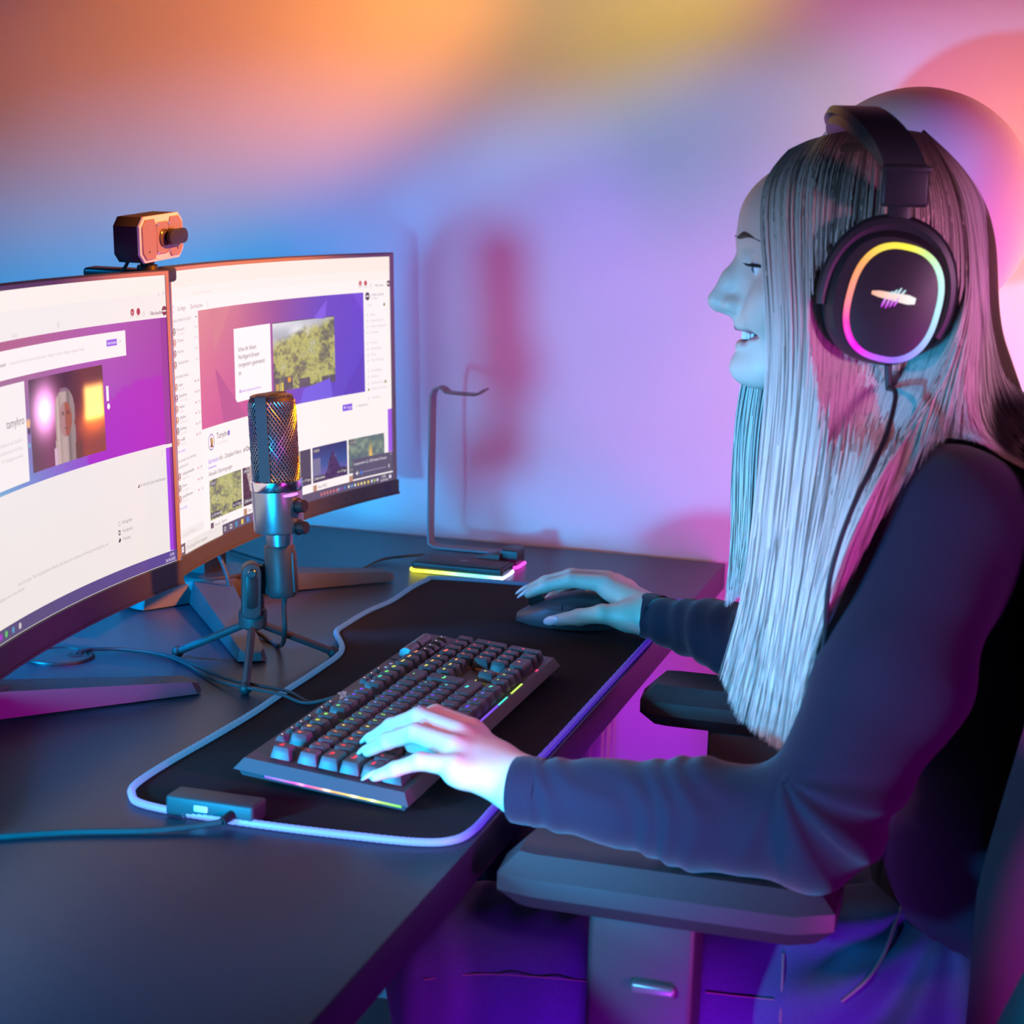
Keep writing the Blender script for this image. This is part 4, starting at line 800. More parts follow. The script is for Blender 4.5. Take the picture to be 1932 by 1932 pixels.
bmesh.ops.recalc_face_normals(bmm, faces=bmm.faces)
M_mouse = mat('mouse_shell', (.06, .06, .066), .42, spec=.5, bump=.05, bscale=1200)
part('shell', MB().bm(bmm, M=Mo), M_mouse, mouse)
part('base_plate', MB().prism([(.060 * math.cos(t), .0350 * math.sin(t)) for t in np.linspace(0, 2 * math.pi, 33)[:-1]], -.001, .0035, .0008, M=Mo), mat('mouse_base', (.06, .06, .066), .4), mouse)
side = 1     # the thumb side (towards the camera) is local +y after the turn
def on_side(x, zz, out=.0008):
    best = min((mouse_shape(x, a) for a in np.linspace(.02, 1.4, 60)), key=lambda q: abs(q[2] - zz)); return Vector((best[0], (best[1] + out) * side, best[2]))
def side_patch(x0, x1, zl, zh, out, n=8):
    b = MB(); v = []
    for i in range(n + 1):
        x = x0 + (x1 - x0) * i / n; t = i / n
        for zz in (zl(t), zh(t)):
            v.append(on_side(x, zz, out)); v.append(on_side(x, zz, -.001))
    f = []
    for i in range(n):
        a = i * 4; c = a + 4; f += [(a, c, c + 2, a + 2), (a + 1, a, a + 2, a + 3)[::-1] if i == 0 else (a, a + 1, c + 1, c), (a + 2, c + 2, c + 3, a + 3)]
    bm_ = bmesh.new(); bv = [bm_.verts.new(q) for q in v]
    for q in f:
        try: bm_.faces.new([bv[i] for i in q])
        except ValueError: pass
    bmesh.ops.recalc_face_normals(bm_, faces=bm_.faces)
    return b.bm(bm_, M=Mo)
M_btn = mat('mouse_button', (.09, .09, .10), .3, spec=.6)
part('side_button', side_patch(.40, .52, lambda t: .0225, lambda t: .0285 - .001 * t, .0013), M_btn, mouse)
part('side_button', side_patch(.535, .68, lambda t: .0220, lambda t: .0275 - .004 * t, .0013), M_btn, mouse)
part('side_button', side_patch(.60, .70, lambda t: .0110 + .003 * t, lambda t: .0170 - .003 * t, .0016), M_btn, mouse)
for k in range(5): part('grip_rib', side_patch(.30, .66 - .02 * k, lambda t: .0050 + .0030 * k, lambda t: .0064 + .0030 * k, .0009), M_rubber, mouse)
part('wheel', MB().cyl(Mo @ Vector((.040, -.0035, .0245)), Mo @ Vector((.040, .0035, .0245)), .0095, n=24), M_rubber, mouse)
# ------------------------------------------------------------------ white globe lamp behind the chair
gl = at(1726, 391, 2.20)
lampo = thing('globe_lamp', 'large white globe on a stand behind the head, touched by orange light', 'lamp', (gl[0], gl[1], FZ))
part('globe', MB().sphere(gl, .1405, nu=64, nv=40), mat('opal_globe', (.82, .80, .80), .55, spec=.3, noise=.02, nscale=14), lampo)
part('pole', MB().cyl((gl[0], gl[1], FZ + .02), (gl[0], gl[1], gl[2] - .138), .011), M_blk, lampo)
part('foot', MB().lathe([(.13, 0), (.13, .012), (.12, .018), (.02, .024)], 40, M=Matrix.Translation((gl[0], gl[1], FZ))), M_blk, lampo)

# ------------------------------------------------------------------ the person: smooth blended volumes meshed as one surface
class SDF:
    def __init__(s): s.P = []; s.disp = None
    def cap(s, a, b, r0, r1=None, k=.012, sub=False):
        a, b = np.array(a, float), np.array(b, float); r1 = r0 if r1 is None else r1
        s.P.append(('c', a, b, r0, r1, k, sub, (a + b) / 2, np.linalg.norm(a - b) / 2 + max(r0, r1))); return s
    def chain(s, pts, rs, k=.008):
        for i in range(len(pts) - 1): s.cap(pts[i], pts[i + 1], rs[i], rs[i + 1], k)
        return s
    def ell(s, c, r, rot=None, k=.02, sub=False):
        c, r = np.array(c, float), np.array(r, float)
        s.P.append(('e', c, r, np.eye(3) if rot is None else rot, None, k, sub, c, r.max())); return s
    def prim(s, q, X):
        if q[0] == 'c':
            ab = q[2] - q[1]; t = np.clip((X - q[1]) @ ab / max(ab @ ab, 1e-12), 0, 1)
            return np.linalg.norm(X - q[1] - t[:, None] * ab, axis=1) - (q[3] + (q[4] - q[3]) * t)
        L = (X - q[1]) @ q[3]; k0 = np.linalg.norm(L / q[2], axis=1); k1 = np.linalg.norm(L / q[2] ** 2, axis=1)
        return k0 * (k0 - 1) / np.maximum(k1, 1e-9)
    def __call__(s, X, idx=None):
        d = np.full(len(X), 1.0)
        for i in (range(len(s.P)) if idx is None else idx):
            q = s.P[i]; e = s.prim(q, X); k = q[5]
            if q[6]: h = np.clip(.5 - .5 * (d + e) / k, 0, 1); d = d * (1 - h) - e * h + k * h * (1 - h)
            else: h = np.clip(.5 + .5 * (d - e) / k, 0, 1); d = d * (1 - h) + e * h - k * h * (1 - h)
        if s.disp is not None: d = d + s.disp(X)
        return d
    def mesh(s, h, B=14, lo=None, hi=None):
        C = np.array([q[7] for q in s.P]); Rr = np.array([q[8] for q in s.P]); pos = np.array([not q[6] for q in s.P])
        L = (C - Rr[:, None])[pos].min(0) - .01 if lo is None else np.array(lo); U = (C + Rr[:, None])[pos].max(0) + .01 if hi is None else np.array(hi)
        nb = np.ceil((U - L) / (h * B)).astype(int); bs = h * B; half = bs * .5 * 1.7321 + 2 * h
        gi = np.stack(np.meshgrid(*[np.arange(n) for n in nb], indexing='ij'), -1).reshape(-1, 3)
        cen = L + (gi + .5) * bs
        # coarse reject
        keep = np.zeros(len(cen), bool); dc = s(cen); keep = np.abs(dc) < half + .02
        gi = gi[keep]; cen = cen[keep]
        ax = np.arange(-1, B + 1); og = np.stack(np.meshgrid(ax, ax, ax, indexing='ij'), -1).reshape(-1, 3); m = B + 2
        N = (nb.max() + 2) * B + 10; keys = []; pos_ = []; quads = []
        co = np.array([[i, j, k] for i in (0, 1) for j in (0, 1) for k in (0, 1)])
        for g, c in zip(gi, cen):
            idx = [i for i in range(len(s.P)) if np.linalg.norm(C[i] - c) - Rr[i] < half + .045]
            if not idx: continue
            base = g * B; X = L + (base + og) * h; D = s(X, idx).reshape(m, m, m)
            if D.min() > 0 or D.max() < 0: continue
            sg = D < 0; n = m - 1
            cs = [sg[i:i + n, j:j + n, k:k + n] for i, j, k in co]; cnt = sum(x.astype(np.int8) for x in cs); act = (cnt > 0) & (cnt < 8)
            a = np.argwhere(act)
            if len(a) == 0: continue
            vals = np.stack([D[a[:, 0] + i, a[:, 1] + j, a[:, 2] + k] for i, j, k in co], 1)
            acc = np.zeros((len(a), 3)); num = np.zeros(len(a))
            for p in range(8):
                for q in range(p + 1, 8):
                    if np.abs(co[p] - co[q]).sum() != 1: continue
                    va, vb = vals[:, p], vals[:, q]; cr = (va < 0) != (vb < 0); t = np.where(cr, va / np.where(cr, va - vb, 1), 0)
                    acc += np.where(cr[:, None], co[p] + t[:, None] * (co[q] - co[p]), 0); num += cr
            gc = base + a - 1
            keys.append((gc[:, 0] * N + gc[:, 1]) * N + gc[:, 2] + 7 * N * N * 0); pos_.append(L + (gc + acc / num[:, None]) * h)
            # quads: edges starting at corners 1..B of this block (local index), owned by this block
            for d in range(3):
                e1, e2 = (d + 1) % 3, (d + 2) % 3
                A = sg[1:1 + B, 1:1 + B, 1:1 + B]; sl = [slice(1, 1 + B)] * 3; sl[d] = slice(2, 2 + B)
                if sl[d].stop > m: sl[d] = slice(2, m); A = sg[tuple(slice(1, 1 + B) if x != d else slice(1, m - 1) for x in range(3))]
                Bq = sg[tuple(sl)]; ed = np.argwhere(A != Bq)
                if len(ed) == 0: continue
                flip = A[tuple(ed.T)]; e = base + ed
                u1 = np.zeros(3, int); u1[e1] = 1; u2 = np.zeros(3, int); u2[e2] = 1
                cells = [e - u1 - u2, e - u2, e, e - u1]
                kk = np.stack([(q[:, 0] * N + q[:, 1]) * N + q[:, 2] for q in cells], 1)
                kk = np.where(flip[:, None], kk, kk[:, ::-1]); quads.append(kk)
        K = np.concatenate(keys); Pp = np.concatenate(pos_); Q = np.concatenate(quads)
        uk, first = np.unique(K, return_index=True); V = Pp[first]
        F = np.searchsorted(uk, Q); ok = (F < len(uk)).all(1); F = np.where(F < len(uk), F, 0); ok &= (uk[F] == Q).all(1); F = F[ok]
        return V, F
def np_mesh(name, V, F, col=None):
    me = bpy.data.meshes.new(name); me.vertices.add(len(V)); me.vertices.foreach_set('co', np.ascontiguousarray(V, np.float32).ravel())
    k = F.shape[1]; me.loops.add(F.size); me.loops.foreach_set('vertex_index', np.ascontiguousarray(F, np.int32).ravel())
    me.polygons.add(len(F)); me.polygons.foreach_set('loop_start', np.arange(0, F.size, k, dtype=np.int32)); me.polygons.foreach_set('use_smooth', np.ones(len(F), bool))
    me.update(calc_edges=True)
    if col is not None:
        a = me.color_attributes.new('Col', 'FLOAT_COLOR', 'POINT'); arr = np.ones((len(V), 4), np.float32); arr[:, :3] = col; a.data.foreach_set('color', arr.ravel())
    me.validate(); return me
def mat_attr_base(name, rough=.5, spec=.4, sss=0.0, bump=0., bscale=500, sheen=0., aniso=0.):
    m = mat(name, (.5, .5, .5), rough, spec=spec, bump=bump, bscale=bscale, sheen=sheen); nt = m.node_tree; b = nt.nodes['Principled BSDF']
    a = nt.nodes.new('ShaderNodeAttribute'); a.attribute_name = 'Col'; nt.links.new(a.outputs['Color'], b.inputs['Base Color'])
    if sss: b.inputs['Subsurface Weight'].default_value = sss; b.inputs['Subsurface Radius'].default_value = (1, .35, .2); b.inputs['Subsurface Scale'].default_value = .006
    return m
# head frame
PSI = R_(12); HC = np.array([.262, 1.55, .437])
HF = np.array([-math.cos(PSI), -math.sin(PSI), 0]); HL = np.array([math.sin(PSI), -math.cos(PSI), 0]); HU = np.array([0, 0, 1.0]); HR = np.stack([HF, HL, HU], 1)
def hd(f, l, u): return HC + HF * f + HL * l + HU * u
S = SDF()
def hell(c, r, **k): S.ell(hd(*c), r, HR, **k)
def hcap(a, b, r0, r1=None, **k): S.cap(hd(*a), hd(*b), r0, r1, **k)
hell((.012, 0, .046), (.096, .072, .073), k=.01)
hell((.074, 0, .050), (.046, .056, .042), k=.03)
hell((.058, 0, -.014), (.056, .053, .070), k=.03)
hell((.098, 0, -.034), (.0215, .027, .021), k=.02)
for s_ in (-1, 1):
    hcap((.015, s_ * .050, -.040), (.092, s_ * .014, -.0725), .017, .013, k=.025)
    hell((.083, s_ * .043, -.010), (.025, .015, .016), k=.02)
    hell((.0955, s_ * .033, -.024), (.016, .014, .014), k=.016)
    hcap((.110, s_ * .010, .0335), (.100, s_ * .036, .0355), .0085, .007, k=.014)
    hell((.116, s_ * .031, .0165), (.011, .0135, .0088), k=.010, sub=True)
    hell((.0965, s_ * .030, .0165), (.0128, .0128, .0122), k=.004)
hell((.1065, 0, -.0735), (.0165, .017, .0135), k=.018)
hell((.110, 0, -.004), (.0175, .0125, .024), k=.012)
hcap((.1125, 0, .0175), (.1262, 0, .0025), .0060, .0068, k=.012); hcap((.1262, 0, .0025), (.1372, 0, -.0158), .0068, .0083, k=.008)
for s_ in (-1, 1):
    hell((.1235, s_ * .0105, -.0190), (.0095, .0065, .0068), k=.006)
    hell((.1275, s_ * .0058, -.0265), (.0042, .0026, .0030), k=.003, sub=True)
hcap((.134, 0, -.0215), (.118, 0, -.0265), .0045, .005, k=.006)
# smiling mouth: cavity, then lips
hell((.112, 0, -.0458), (.022, .022, .0074), k=.004, sub=True)
for s_ in (-1, 1):
    hell((.103, s_ * .021, -.0425), (.013, .0105, .0052), k=.004, sub=True)
UL = [(.0945, -.0300, -.0385), (.1085, -.0185, -.0398), (.1165, -.007, -.0378), (.1182, 0, -.0384), (.1165, .007, -.0378), (.1085, .0185, -.0398), (.0945, .0300, -.0385)]
LLp = [(.0945, -.0300, -.0395), (.1065, -.0195, -.0495), (.1140, -.008, -.0537), (.1153, 0, -.0543), (.1140, .008, -.0537), (.1065, .0195, -.0495), (.0945, .0300, -.0395)]
S.chain([hd(*q) for q in UL], [.0020, .0024, .0027, .0025, .0027, .0024, .0020], k=.003)
S.chain([hd(*q) for q in LLp], [.0020, .0028, .0034, .0035, .0034, .0028, .0020], k=.003)
for s_ in (-1, 1):      # ears (under the hair and the headset)
    hell((-.004, s_ * .074, .002), (.017, .006, .028), k=.006)
S.cap((.293, 1.55, .395), (.345, 1.55, .275), .053, .058, k=.03)
# trunk, under the clothes
S.cap((.345, 1.43, .262), (.345, 1.67, .262), .045, k=.04)
S.ell((.395, 1.55, .165), (.085, .140, .150), k=.05); S.ell((.415, 1.55, -.02), (.085, .118, .14), k=.05); S.ell((.415, 1.55, -.155), (.110, .165, .095), k=.05)
for s_ in (-1, 1): S.ell((.325, 1.55 + s_ * .065, .105), (.05, .052, .05), k=.03)
NA = dict(sh=(.335, 1.400, .262), el=(.264, 1.277, .046), wr=(.040, 1.290, .0425))
FA = dict(sh=(.345, 1.705, .262), el=(.185, 1.815, .034), wr=(-.002, 1.945, .0305))
for A in (NA, FA):
    S.cap(A['sh'], A['el'], .046, .034, k=.03)
    mid = np.array(A['el']) * .65 + np.array(A['wr']) * .35
    S.cap(A['el'], mid, .034, .032, k=.02); S.cap(mid, A['wr'], .032, .0225, k=.02)
for y, dk in ((1.455, -.03), (1.645, .03)):
    S.cap((.385, y, -.160), (-.060, y + dk, -.168), .080, .054, k=.04); S.cap((-.060, y + dk, -.168), (-.075, y + dk, -.63), .050, .033, k=.03); S.cap((-.070, y + dk, -.665), (-.200, y + dk, -.705), .034, .024, k=.02)
# hands
LH = dict(wr=(.040, 1.290, .0425), thumb=[(.004, 1.322, .046), (-.034, 1.352, .046), (-.062, 1.358, .048), (-.084, 1.360, .044)],
          index=[(-.030, 1.352, .066), (-.067, 1.369, .070), (-.094, 1.380, .056), (-.113, 1.387, .0425)], middle=[(-.034, 1.329, .069), (-.074, 1.347, .073), (-.103, 1.359, .058), (-.124, 1.3665, .0425)],
          ring=[(-.030, 1.306, .065), (-.068, 1.321, .068), (-.096, 1.331, .055), (-.116, 1.338, .0415)], pinky=[(-.021, 1.284, .057), (-.051, 1.285, .057), (-.072, 1.2845, .048), (-.089, 1.284, .0400)])
RH = dict(wr=(-.002, 1.945, .0305), thumb=[(-.030, 1.936, .030), (-.058, 1.9275, .0325), (-.087, 1.9345, .0240), (-.114, 1.9405, .0165)],
          index=[(-.069, 1.982, .0555), (-.110, 1.976, .0570), (-.138, 1.9725, .0480), (-.159, 1.970, .0370)], middle=[(-.072, 2.003, .0560), (-.115, 1.998, .0575), (-.145, 1.9945, .0480), (-.167, 1.992, .0365)],
          ring=[(-.066, 2.022, .0500), (-.103, 2.027, .0490), (-.128, 2.026, .0365), (-.144, 2.023, .0240)], pinky=[(-.056, 2.038, .0420), (-.086, 2.045, .0370), (-.104, 2.044, .0250), (-.116, 2.041, .0150)])
FR = dict(thumb=[.0115, .0105, .0095, .0072], index=[.0105, .0086, .0075, .0056], middle=[.0108, .0088, .0076, .0058], ring=[.0102, .0082, .0071, .0054], pinky=[.0092, .0072, .0062, .0048])
for Hd in (LH, RH):
    w = np.array(Hd['wr']); order = ['index', 'middle', 'ring', 'pinky']
    for q in order:
        m0 = np.array(Hd[q][0]); S.cap(w * .92 + m0 * .08, m0 - np.array([0, 0, .004]), .0165, .0115, k=.012)
    for q0, q1 in zip(order, order[1:]):
        S.cap(np.array(Hd[q0][0]) - np.array([-.006, 0, .006]), np.array(Hd[q1][0]) - np.array([-.006, 0, .006]), .0100, .0098, k=.008)
    t0 = np.array(Hd['thumb'][0]); S.cap(w, t0, .0185, .0155, k=.014); S.cap(t0, Hd['thumb'][1], .0150, .0112, k=.012)
    for q in order: S.chain(Hd[q], FR[q], k=.0035)
    S.chain(Hd['thumb'][1:], FR['thumb'][1:], k=.004)
V, F = S.mesh(.0019)
skin = np.tile(np.array([.78, .56, .46]), (len(V), 1))
loc = (V - HC) @ HR
lipd = np.full(len(V), 9.)
hm = (loc[:, 0] > .085) & (np.abs(loc[:, 1]) < .035) & (loc[:, 2] < -.03) & (loc[:, 2] > -.06)
for Cv in (UL, LLp):
    for a, b in zip(Cv, Cv[1:]):
        a, b = np.array(a), np.array(b); ab = b - a; t = np.clip((loc[hm] - a) @ ab / (ab @ ab), 0, 1); lipd[hm] = np.minimum(lipd[hm], np.linalg.norm(loc[hm] - a - t[:, None] * ab, axis=1))
kl = np.clip(1 - (lipd - .0032) / .0012, 0, 1)[:, None]; skin = skin * (1 - kl) + np.array([.50, .16, .18]) * kl
cav = np.clip((.1135 - loc[:, 0]) / .003, 0, 1) * (((loc[:, 1] / .022) ** 2 + ((loc[:, 2] + .0452) / .0066) ** 2) < 1) * (loc[:, 0] > .08); skin = skin * (1 - cav[:, None]) + np.array([.12, .03, .04]) * cav[:, None]
M_skin = mat_attr_base('skin', .45, .4, sss=.25, bump=.06, bscale=700)
pers = thing('person', 'smiling person with long blonde hair in a black long-sleeved top, seated at the desk', 'person', (.41, 1.55, -.25))
part('body', np_mesh('body', V, F, skin), M_skin, pers)
# face details
M_white = mat('eye_white', (.8, .8, .8), .25); M_dark = mat('lash_black', (.012, .01, .012), .6); M_brow = mat('brow_hair', (.10, .06, .045), .7, bump=.5, bscale=900); M_iris = mat('iris', (.05, .10, .14), .2)
M_teeth = mat('teeth', (.85, .82, .78), .25); M_nail = mat('nail_polish', (.82, .76, .78), .22, coat=.6)
for s_ in (-1, 1):
    e = part('eye', MB().sphere(hd(.0985, s_ * .0302, .0150), .0116), M_white, pers)
    part('iris', MB().sphere(hd(.1072, s_ * .0306, .0135), (.0036, .0046, .0046)), M_iris, e)
    b = MB(); v = []
    for i in range(11):
        t = i / 10; l = .016 + .034 * t; z = .0370 + .0045 * math.sin(math.pi * (t * .8 + .1)) - .0035 * t * t; f_ = .1235 - .0021 * (t * 3.4) - .0135 * t * t
        wv = .0038 * (1 - .60 * t) * (0.5 + min(1, t * 4) * .5)
        v += [hd(f_ - .002, s_ * l, z + wv), hd(f_ + .0006, s_ * l, z), hd(f_ - .002, s_ * l, z - wv)]
    f = []
    for i in range(10):
        a = i * 3; f += [(a, a + 3, a + 4, a + 1), (a + 1, a + 4, a + 5, a + 2), (a + 2, a + 5, a + 3, a)]
    part('eyebrow', b.add(v, f), M_brow, pers)
    lash = MB()
    for i in range(26):
        t = i / 25; ang = R_(-62 + 124 * t); l = .0302 + .0125 * math.sin(ang); f_ = .0985 + .0122 * math.cos(ang); z = .0152 + .0016 * math.cos(ang)
        dd = np.array([math.cos(ang) * .75 + .25, math.sin(ang) * .5, -.10]); L = .0085 * (.7 + .3 * t)
        lash.tube([hd(f_, s_ * l, z), hd(f_ + dd[0] * L * .6, s_ * (l + dd[1] * L * .6), z - .0012), hd(f_ + dd[0] * L, s_ * (l + dd[1] * L), z + .0006)], [.00042, .00036, .00012], 4)
    for i in range(14):
        pass
    rim = [hd(.0985 + .0121 * math.cos(R_(a)), s_ * (.0302 + .0125 * math.sin(R_(a))), .0150 + .0014 * math.cos(R_(a))) for a in range(-66, 67, 12)]
    lash.tube(rim, .0014, 6); tag(part('eyelashes', lash, M_dark, pers), kind='stuff')
    lidp = MB()
teeth = part('teeth', MB().tube([hd(.1085 - .012 * (abs(x) / .02) ** 2 - .0032, x, -.0405) for x in np.linspace(-.021, .021, 15)], .0022, 6), mat('gum', (.5, .2, .2), .4), pers)
for i in range(-4, 5):
    w = (.0043, .0036, .0037, .0034, .0033)[abs(i)]; x = (0, .0041, .0079, .0115, .0149)[abs(i)] * (1 if i > 0 else -1)
    fz = .1128 - 34.0 * x * x; yaw = math.atan2(60 * x, 1)
    Mt = Matrix.Translation(hd(fz, x, -.0446 + 9 * x * x)) @ Matrix(((HF[0], HL[0], 0, 0), (HF[1], HL[1], 0, 0), (0, 0, 1, 0), (0, 0, 0, 1))) @ Matrix.Rotation(yaw * .8, 4, 'Z')
    part('tooth', MB().box((0, 0, 0), (0.003, w, .0086), .0009, 2, M=Mt), M_teeth, teeth)
for Hd in (LH, RH):
    for q in ('index', 'middle', 'ring', 'pinky', 'thumb'):
        a, b_ = np.array(Hd[q][2]), np.array(Hd[q][3]); d = (b_ - a) / np.linalg.norm(b_ - a); r = FR[q][3]
        if q != 'thumb': up = np.array([0, 0, 1.]) 
        else: up = np.array([0, -1., .35]) if Hd is RH else np.array([0, .3, 1.])
        up = up - d * (up @ d); up /= np.linalg.norm(up); sd = np.cross(d, up)
        c = b_ + up * (r * .52) + d * (r * .9); Mn = Matrix(((d[0], sd[0], up[0], c[0]), (d[1], sd[1], up[1], c[1]), (d[2], sd[2], up[2], c[2]), (0, 0, 0, 1)))
        tilt = Matrix.Rotation(R_(12), 4, 'Y')
        part('fingernail', MB().sphere((0, 0, 0), (r * 1.85, r * .80, r * .42), M=Mn @ tilt, nu=14, nv=8), M_nail, pers)
# ---- black top
T = SDF()
T.cap((.345, 1.425, .258), (.345, 1.675, .258), .056, k=.04)
T.cap((.330, 1.55, .322), (.360, 1.55, .26), .050, .075, k=.04)
T.ell((.405, 1.55, .165), (.100, .152, .160), k=.05); T.ell((.410, 1.55, .0), (.118, .150, .17), k=.05); T.ell((.415, 1.54, -.07), (.118, .165, .060), k=.04)
for s_ in (-1, 1): T.ell((.325, 1.55 + s_ * .065, .105), (.056, .058, .056), k=.03)
n_sh, n_el, n_wr = (np.array(NA[q]) for q in ('sh', 'el', 'wr'))
T.cap(n_sh, n_sh * .5 + n_el * .5 + np.array([.012, 0, 0]), .060, .056, k=.03); T.cap(n_sh * .5 + n_el * .5 + np.array([.012, 0, 0]), n_el + np.array([.006, 0, .012]), .056, .046, k=.02)
T.cap(n_el, n_el * .6 + n_wr * .4, .045, .040, k=.02); T.cap(n_el * .6 + n_wr * .4, n_el * .03 + n_wr * .97, .040, .0268, k=.015)
f_sh, f_el, f_wr = (np.array(FA[q]) for q in ('sh', 'el', 'wr'))
T.cap(f_sh, f_el, .056, .045, k=.03); T.cap(f_el, f_el * .5 + f_wr * .5, .045, .037, k=.02); T.cap(f_el * .5 + f_wr * .5, f_el * .06 + f_wr * .94, .037, .0262, k=.015)
PE = np.array(at(1470, 1462, 1.25))
def folds(X):
    d = np.zeros(len(X)); r = X - PE; near = (np.abs(X[:, 1] - 1.285) < .075) & (X[:, 2] > -.05) & (X[:, 2] < .35)
    ang = np.arctan2(r[:, 2], r[:, 0]); rad = np.hypot(r[:, 0], r[:, 2])
    fo = np.sin(ang * 11 + 1.4 * np.sin(ang * 3.1 + 1) + 9 * (X[:, 1] - 1.25)) * np.exp(-((rad - .062) / .042) ** 2) * np.clip(1 - np.abs(ang + .9) / 1.15, 0, 1)
    fo = np.sign(fo) * np.abs(fo) ** .8; d += np.where(near, .0058 * fo, 0)
    ab = n_wr - n_el; t = (X - n_el) @ ab / (ab @ ab); s1 = X[:, 2] - 1.284 * 0
    ring = np.sin(t * 46 + 4.2 * np.sin(X[:, 2] * 45 + X[:, 1] * 30) + 2.6 * np.sin(t * 13)) * np.clip((t - .18) / .2, 0, 1) * np.clip((1.06 - t) / .1, 0, 1)
    d += np.where(near & (t > .1) & (t < 1.1) & (X[:, 2] < .11), .0011 * ring, 0)
    ab2 = f_wr - f_el; t2 = (X - f_el) @ ab2 / (ab2 @ ab2); fm = (X[:, 1] > 1.76) & (X[:, 2] < .12)
    d += np.where(fm, .0012 * np.sin(t2 * 40 + 2 * np.sin(X[:, 2] * 60)), 0)
    ab3 = n_el - n_sh; t3 = (X - n_sh) @ ab3 / (ab3 @ ab3); um = (X[:, 1] < 1.47) & (X[:, 2] > .08)
    d += np.where(um, .0016 * np.sin(t3 * 16 + X[:, 0] * 60 + 1.5 * np.sin(X[:, 2] * 24)) * np.exp(-((t3 - .25) / .3) ** 2), 0)
    tor = (X[:, 1] >= 1.47) | (X[:, 0] > .40)
    d += np.where(tor, .0018 * np.sin(X[:, 2] * 70 + X[:, 0] * 40 + 3 * np.sin(X[:, 1] * 22)), 0)
    return d
T.disp = folds
M_top = mat('black_jersey', (.018, .015, .034), .85, spec=.2, noise=.12, nscale=900, bump=.25, bscale=1400, sheen=.15)
V, F = T.mesh(.0026); part('long_sleeved_top', np_mesh('top', V, F), M_top, pers)
for w_, e_, r in ((n_wr, n_el, .0268), (f_wr, f_el, .0262)):
    d = (w_ - e_) / np.linalg.norm(w_ - e_); p = w_ + d * .012
    part('cuff', MB().tube([tuple(p - d * .022), tuple(p - d * .006), tuple(p), tuple(p + d * .0015), tuple(p + d * .0005), tuple(p - d * .012)], [r + .0004, r + .0004, r - .0002, r - .0014, r - .0030, r - .0035], 40, caps=False), M_top, pers)
# ---- jeans
J = SDF()
J.ell((.420, 1.55, -.150), (.128, .178, .100), k=.04)
for y, dk in ((1.455, -.035), (1.645, .035)):
    J.cap((.385, y, -.158), (-.055, y + dk, -.172), .094, .066, k=.04); J.cap((-.055, y + dk, -.172), (-.072, y + dk, -.62), .060, .048, k=.03)
def creases(X):
    d = .0024 * np.sin(X[:, 0] * 95 - X[:, 2] * 75 + 1.5 * np.sin(X[:, 2] * 60)) * np.clip((X[:, 0] - .20) / .08, 0, 1) * np.clip((.50 - X[:, 0]) / .05, 0, 1)
    hp = np.array([.36, 1.42, -.06]); r = X - hp; ang = np.arctan2(r[:, 2], r[:, 0]); rad = np.hypot(r[:, 0], r[:, 2])
    d += .0085 * np.sin(ang * 9 + 1.0 + 2 * np.sin(X[:, 1] * 25)) * np.exp(-((rad - .09) / .05) ** 2) * (X[:, 0] > .15)
    d += .0012 * np.sin(X[:, 0] * 160 + 2 * np.sin(X[:, 1] * 60)) * (X[:, 0] < .16)
    return d
J.disp = creases
M_jean = mat('blue_denim', (.075, .085, .19), .8, spec=.25, noise=.35, nscale=700, bump=.5, bscale=1100, sheen=.2)
V, F = J.mesh(.0032); part('jeans', np_mesh('jeans', V, F), M_jean, pers)
def on_jeans(x, y):
    d = CF + CR * (x - 966) / FPX - CU * (y - 966) / FPX; d = d / np.linalg.norm(d); t = 1.05
    for i in range(90): t += max(float(J((CAM_C + d * t)[None])[0]), -.01) * .8
    return CAM_C + d * (t - .0012)
M_stitch = mat('tan_stitching', (.30, .20, .20), .8)
for pts, r in (([(1715, 1650), (1708, 1690), (1690, 1740), (1668, 1800), (1635, 1850), (1588, 1890)], .0016), ([(1478, 1800), (1476, 1850), (1472, 1930)], .0013), ([(800, 1848), (900, 1838), (1000, 1842), (1115, 1852)], .0007), ([(1332, 1872), (1400, 1880), (1460, 1886)], .0007)):
    part('seam', MB().tube(smoothpath([tuple(on_jeans(*q)) for q in pts], 5), r, 6), M_stitch, pers)
for y in (1.425, 1.675): part('shoe', MB().sphere((-.145, y, -.712), (.105, .042, .028)).box((-.145, y, -.733), (.20, .075, .012), .004), mat('white_shoe', (.6, .6, .6), .5), pers)
bp = [np.array(FA['wr']) + np.array([-.0115, .0065, 0]) + .0238 * (math.cos(a) * np.array([.30, .55, .78]) / np.linalg.norm([.30, .55, .78]) * 0 + math.cos(a) * np.array([0, 0, 1.]) + math.sin(a) * np.array([.57, .82, 0])) * np.array([1, 1, .98]) for a in np.linspace(0, 2 * math.pi, 40)[:-1]]
bb = MB().tube(bp, [.0009 + .0006 * (i % 2) for i in range(39)], 6, closed=True); br = part('bracelet', bb, M_ring, None); tag(br, 'thin silver chain bracelet round the right wrist at the sleeve', 'bracelet')

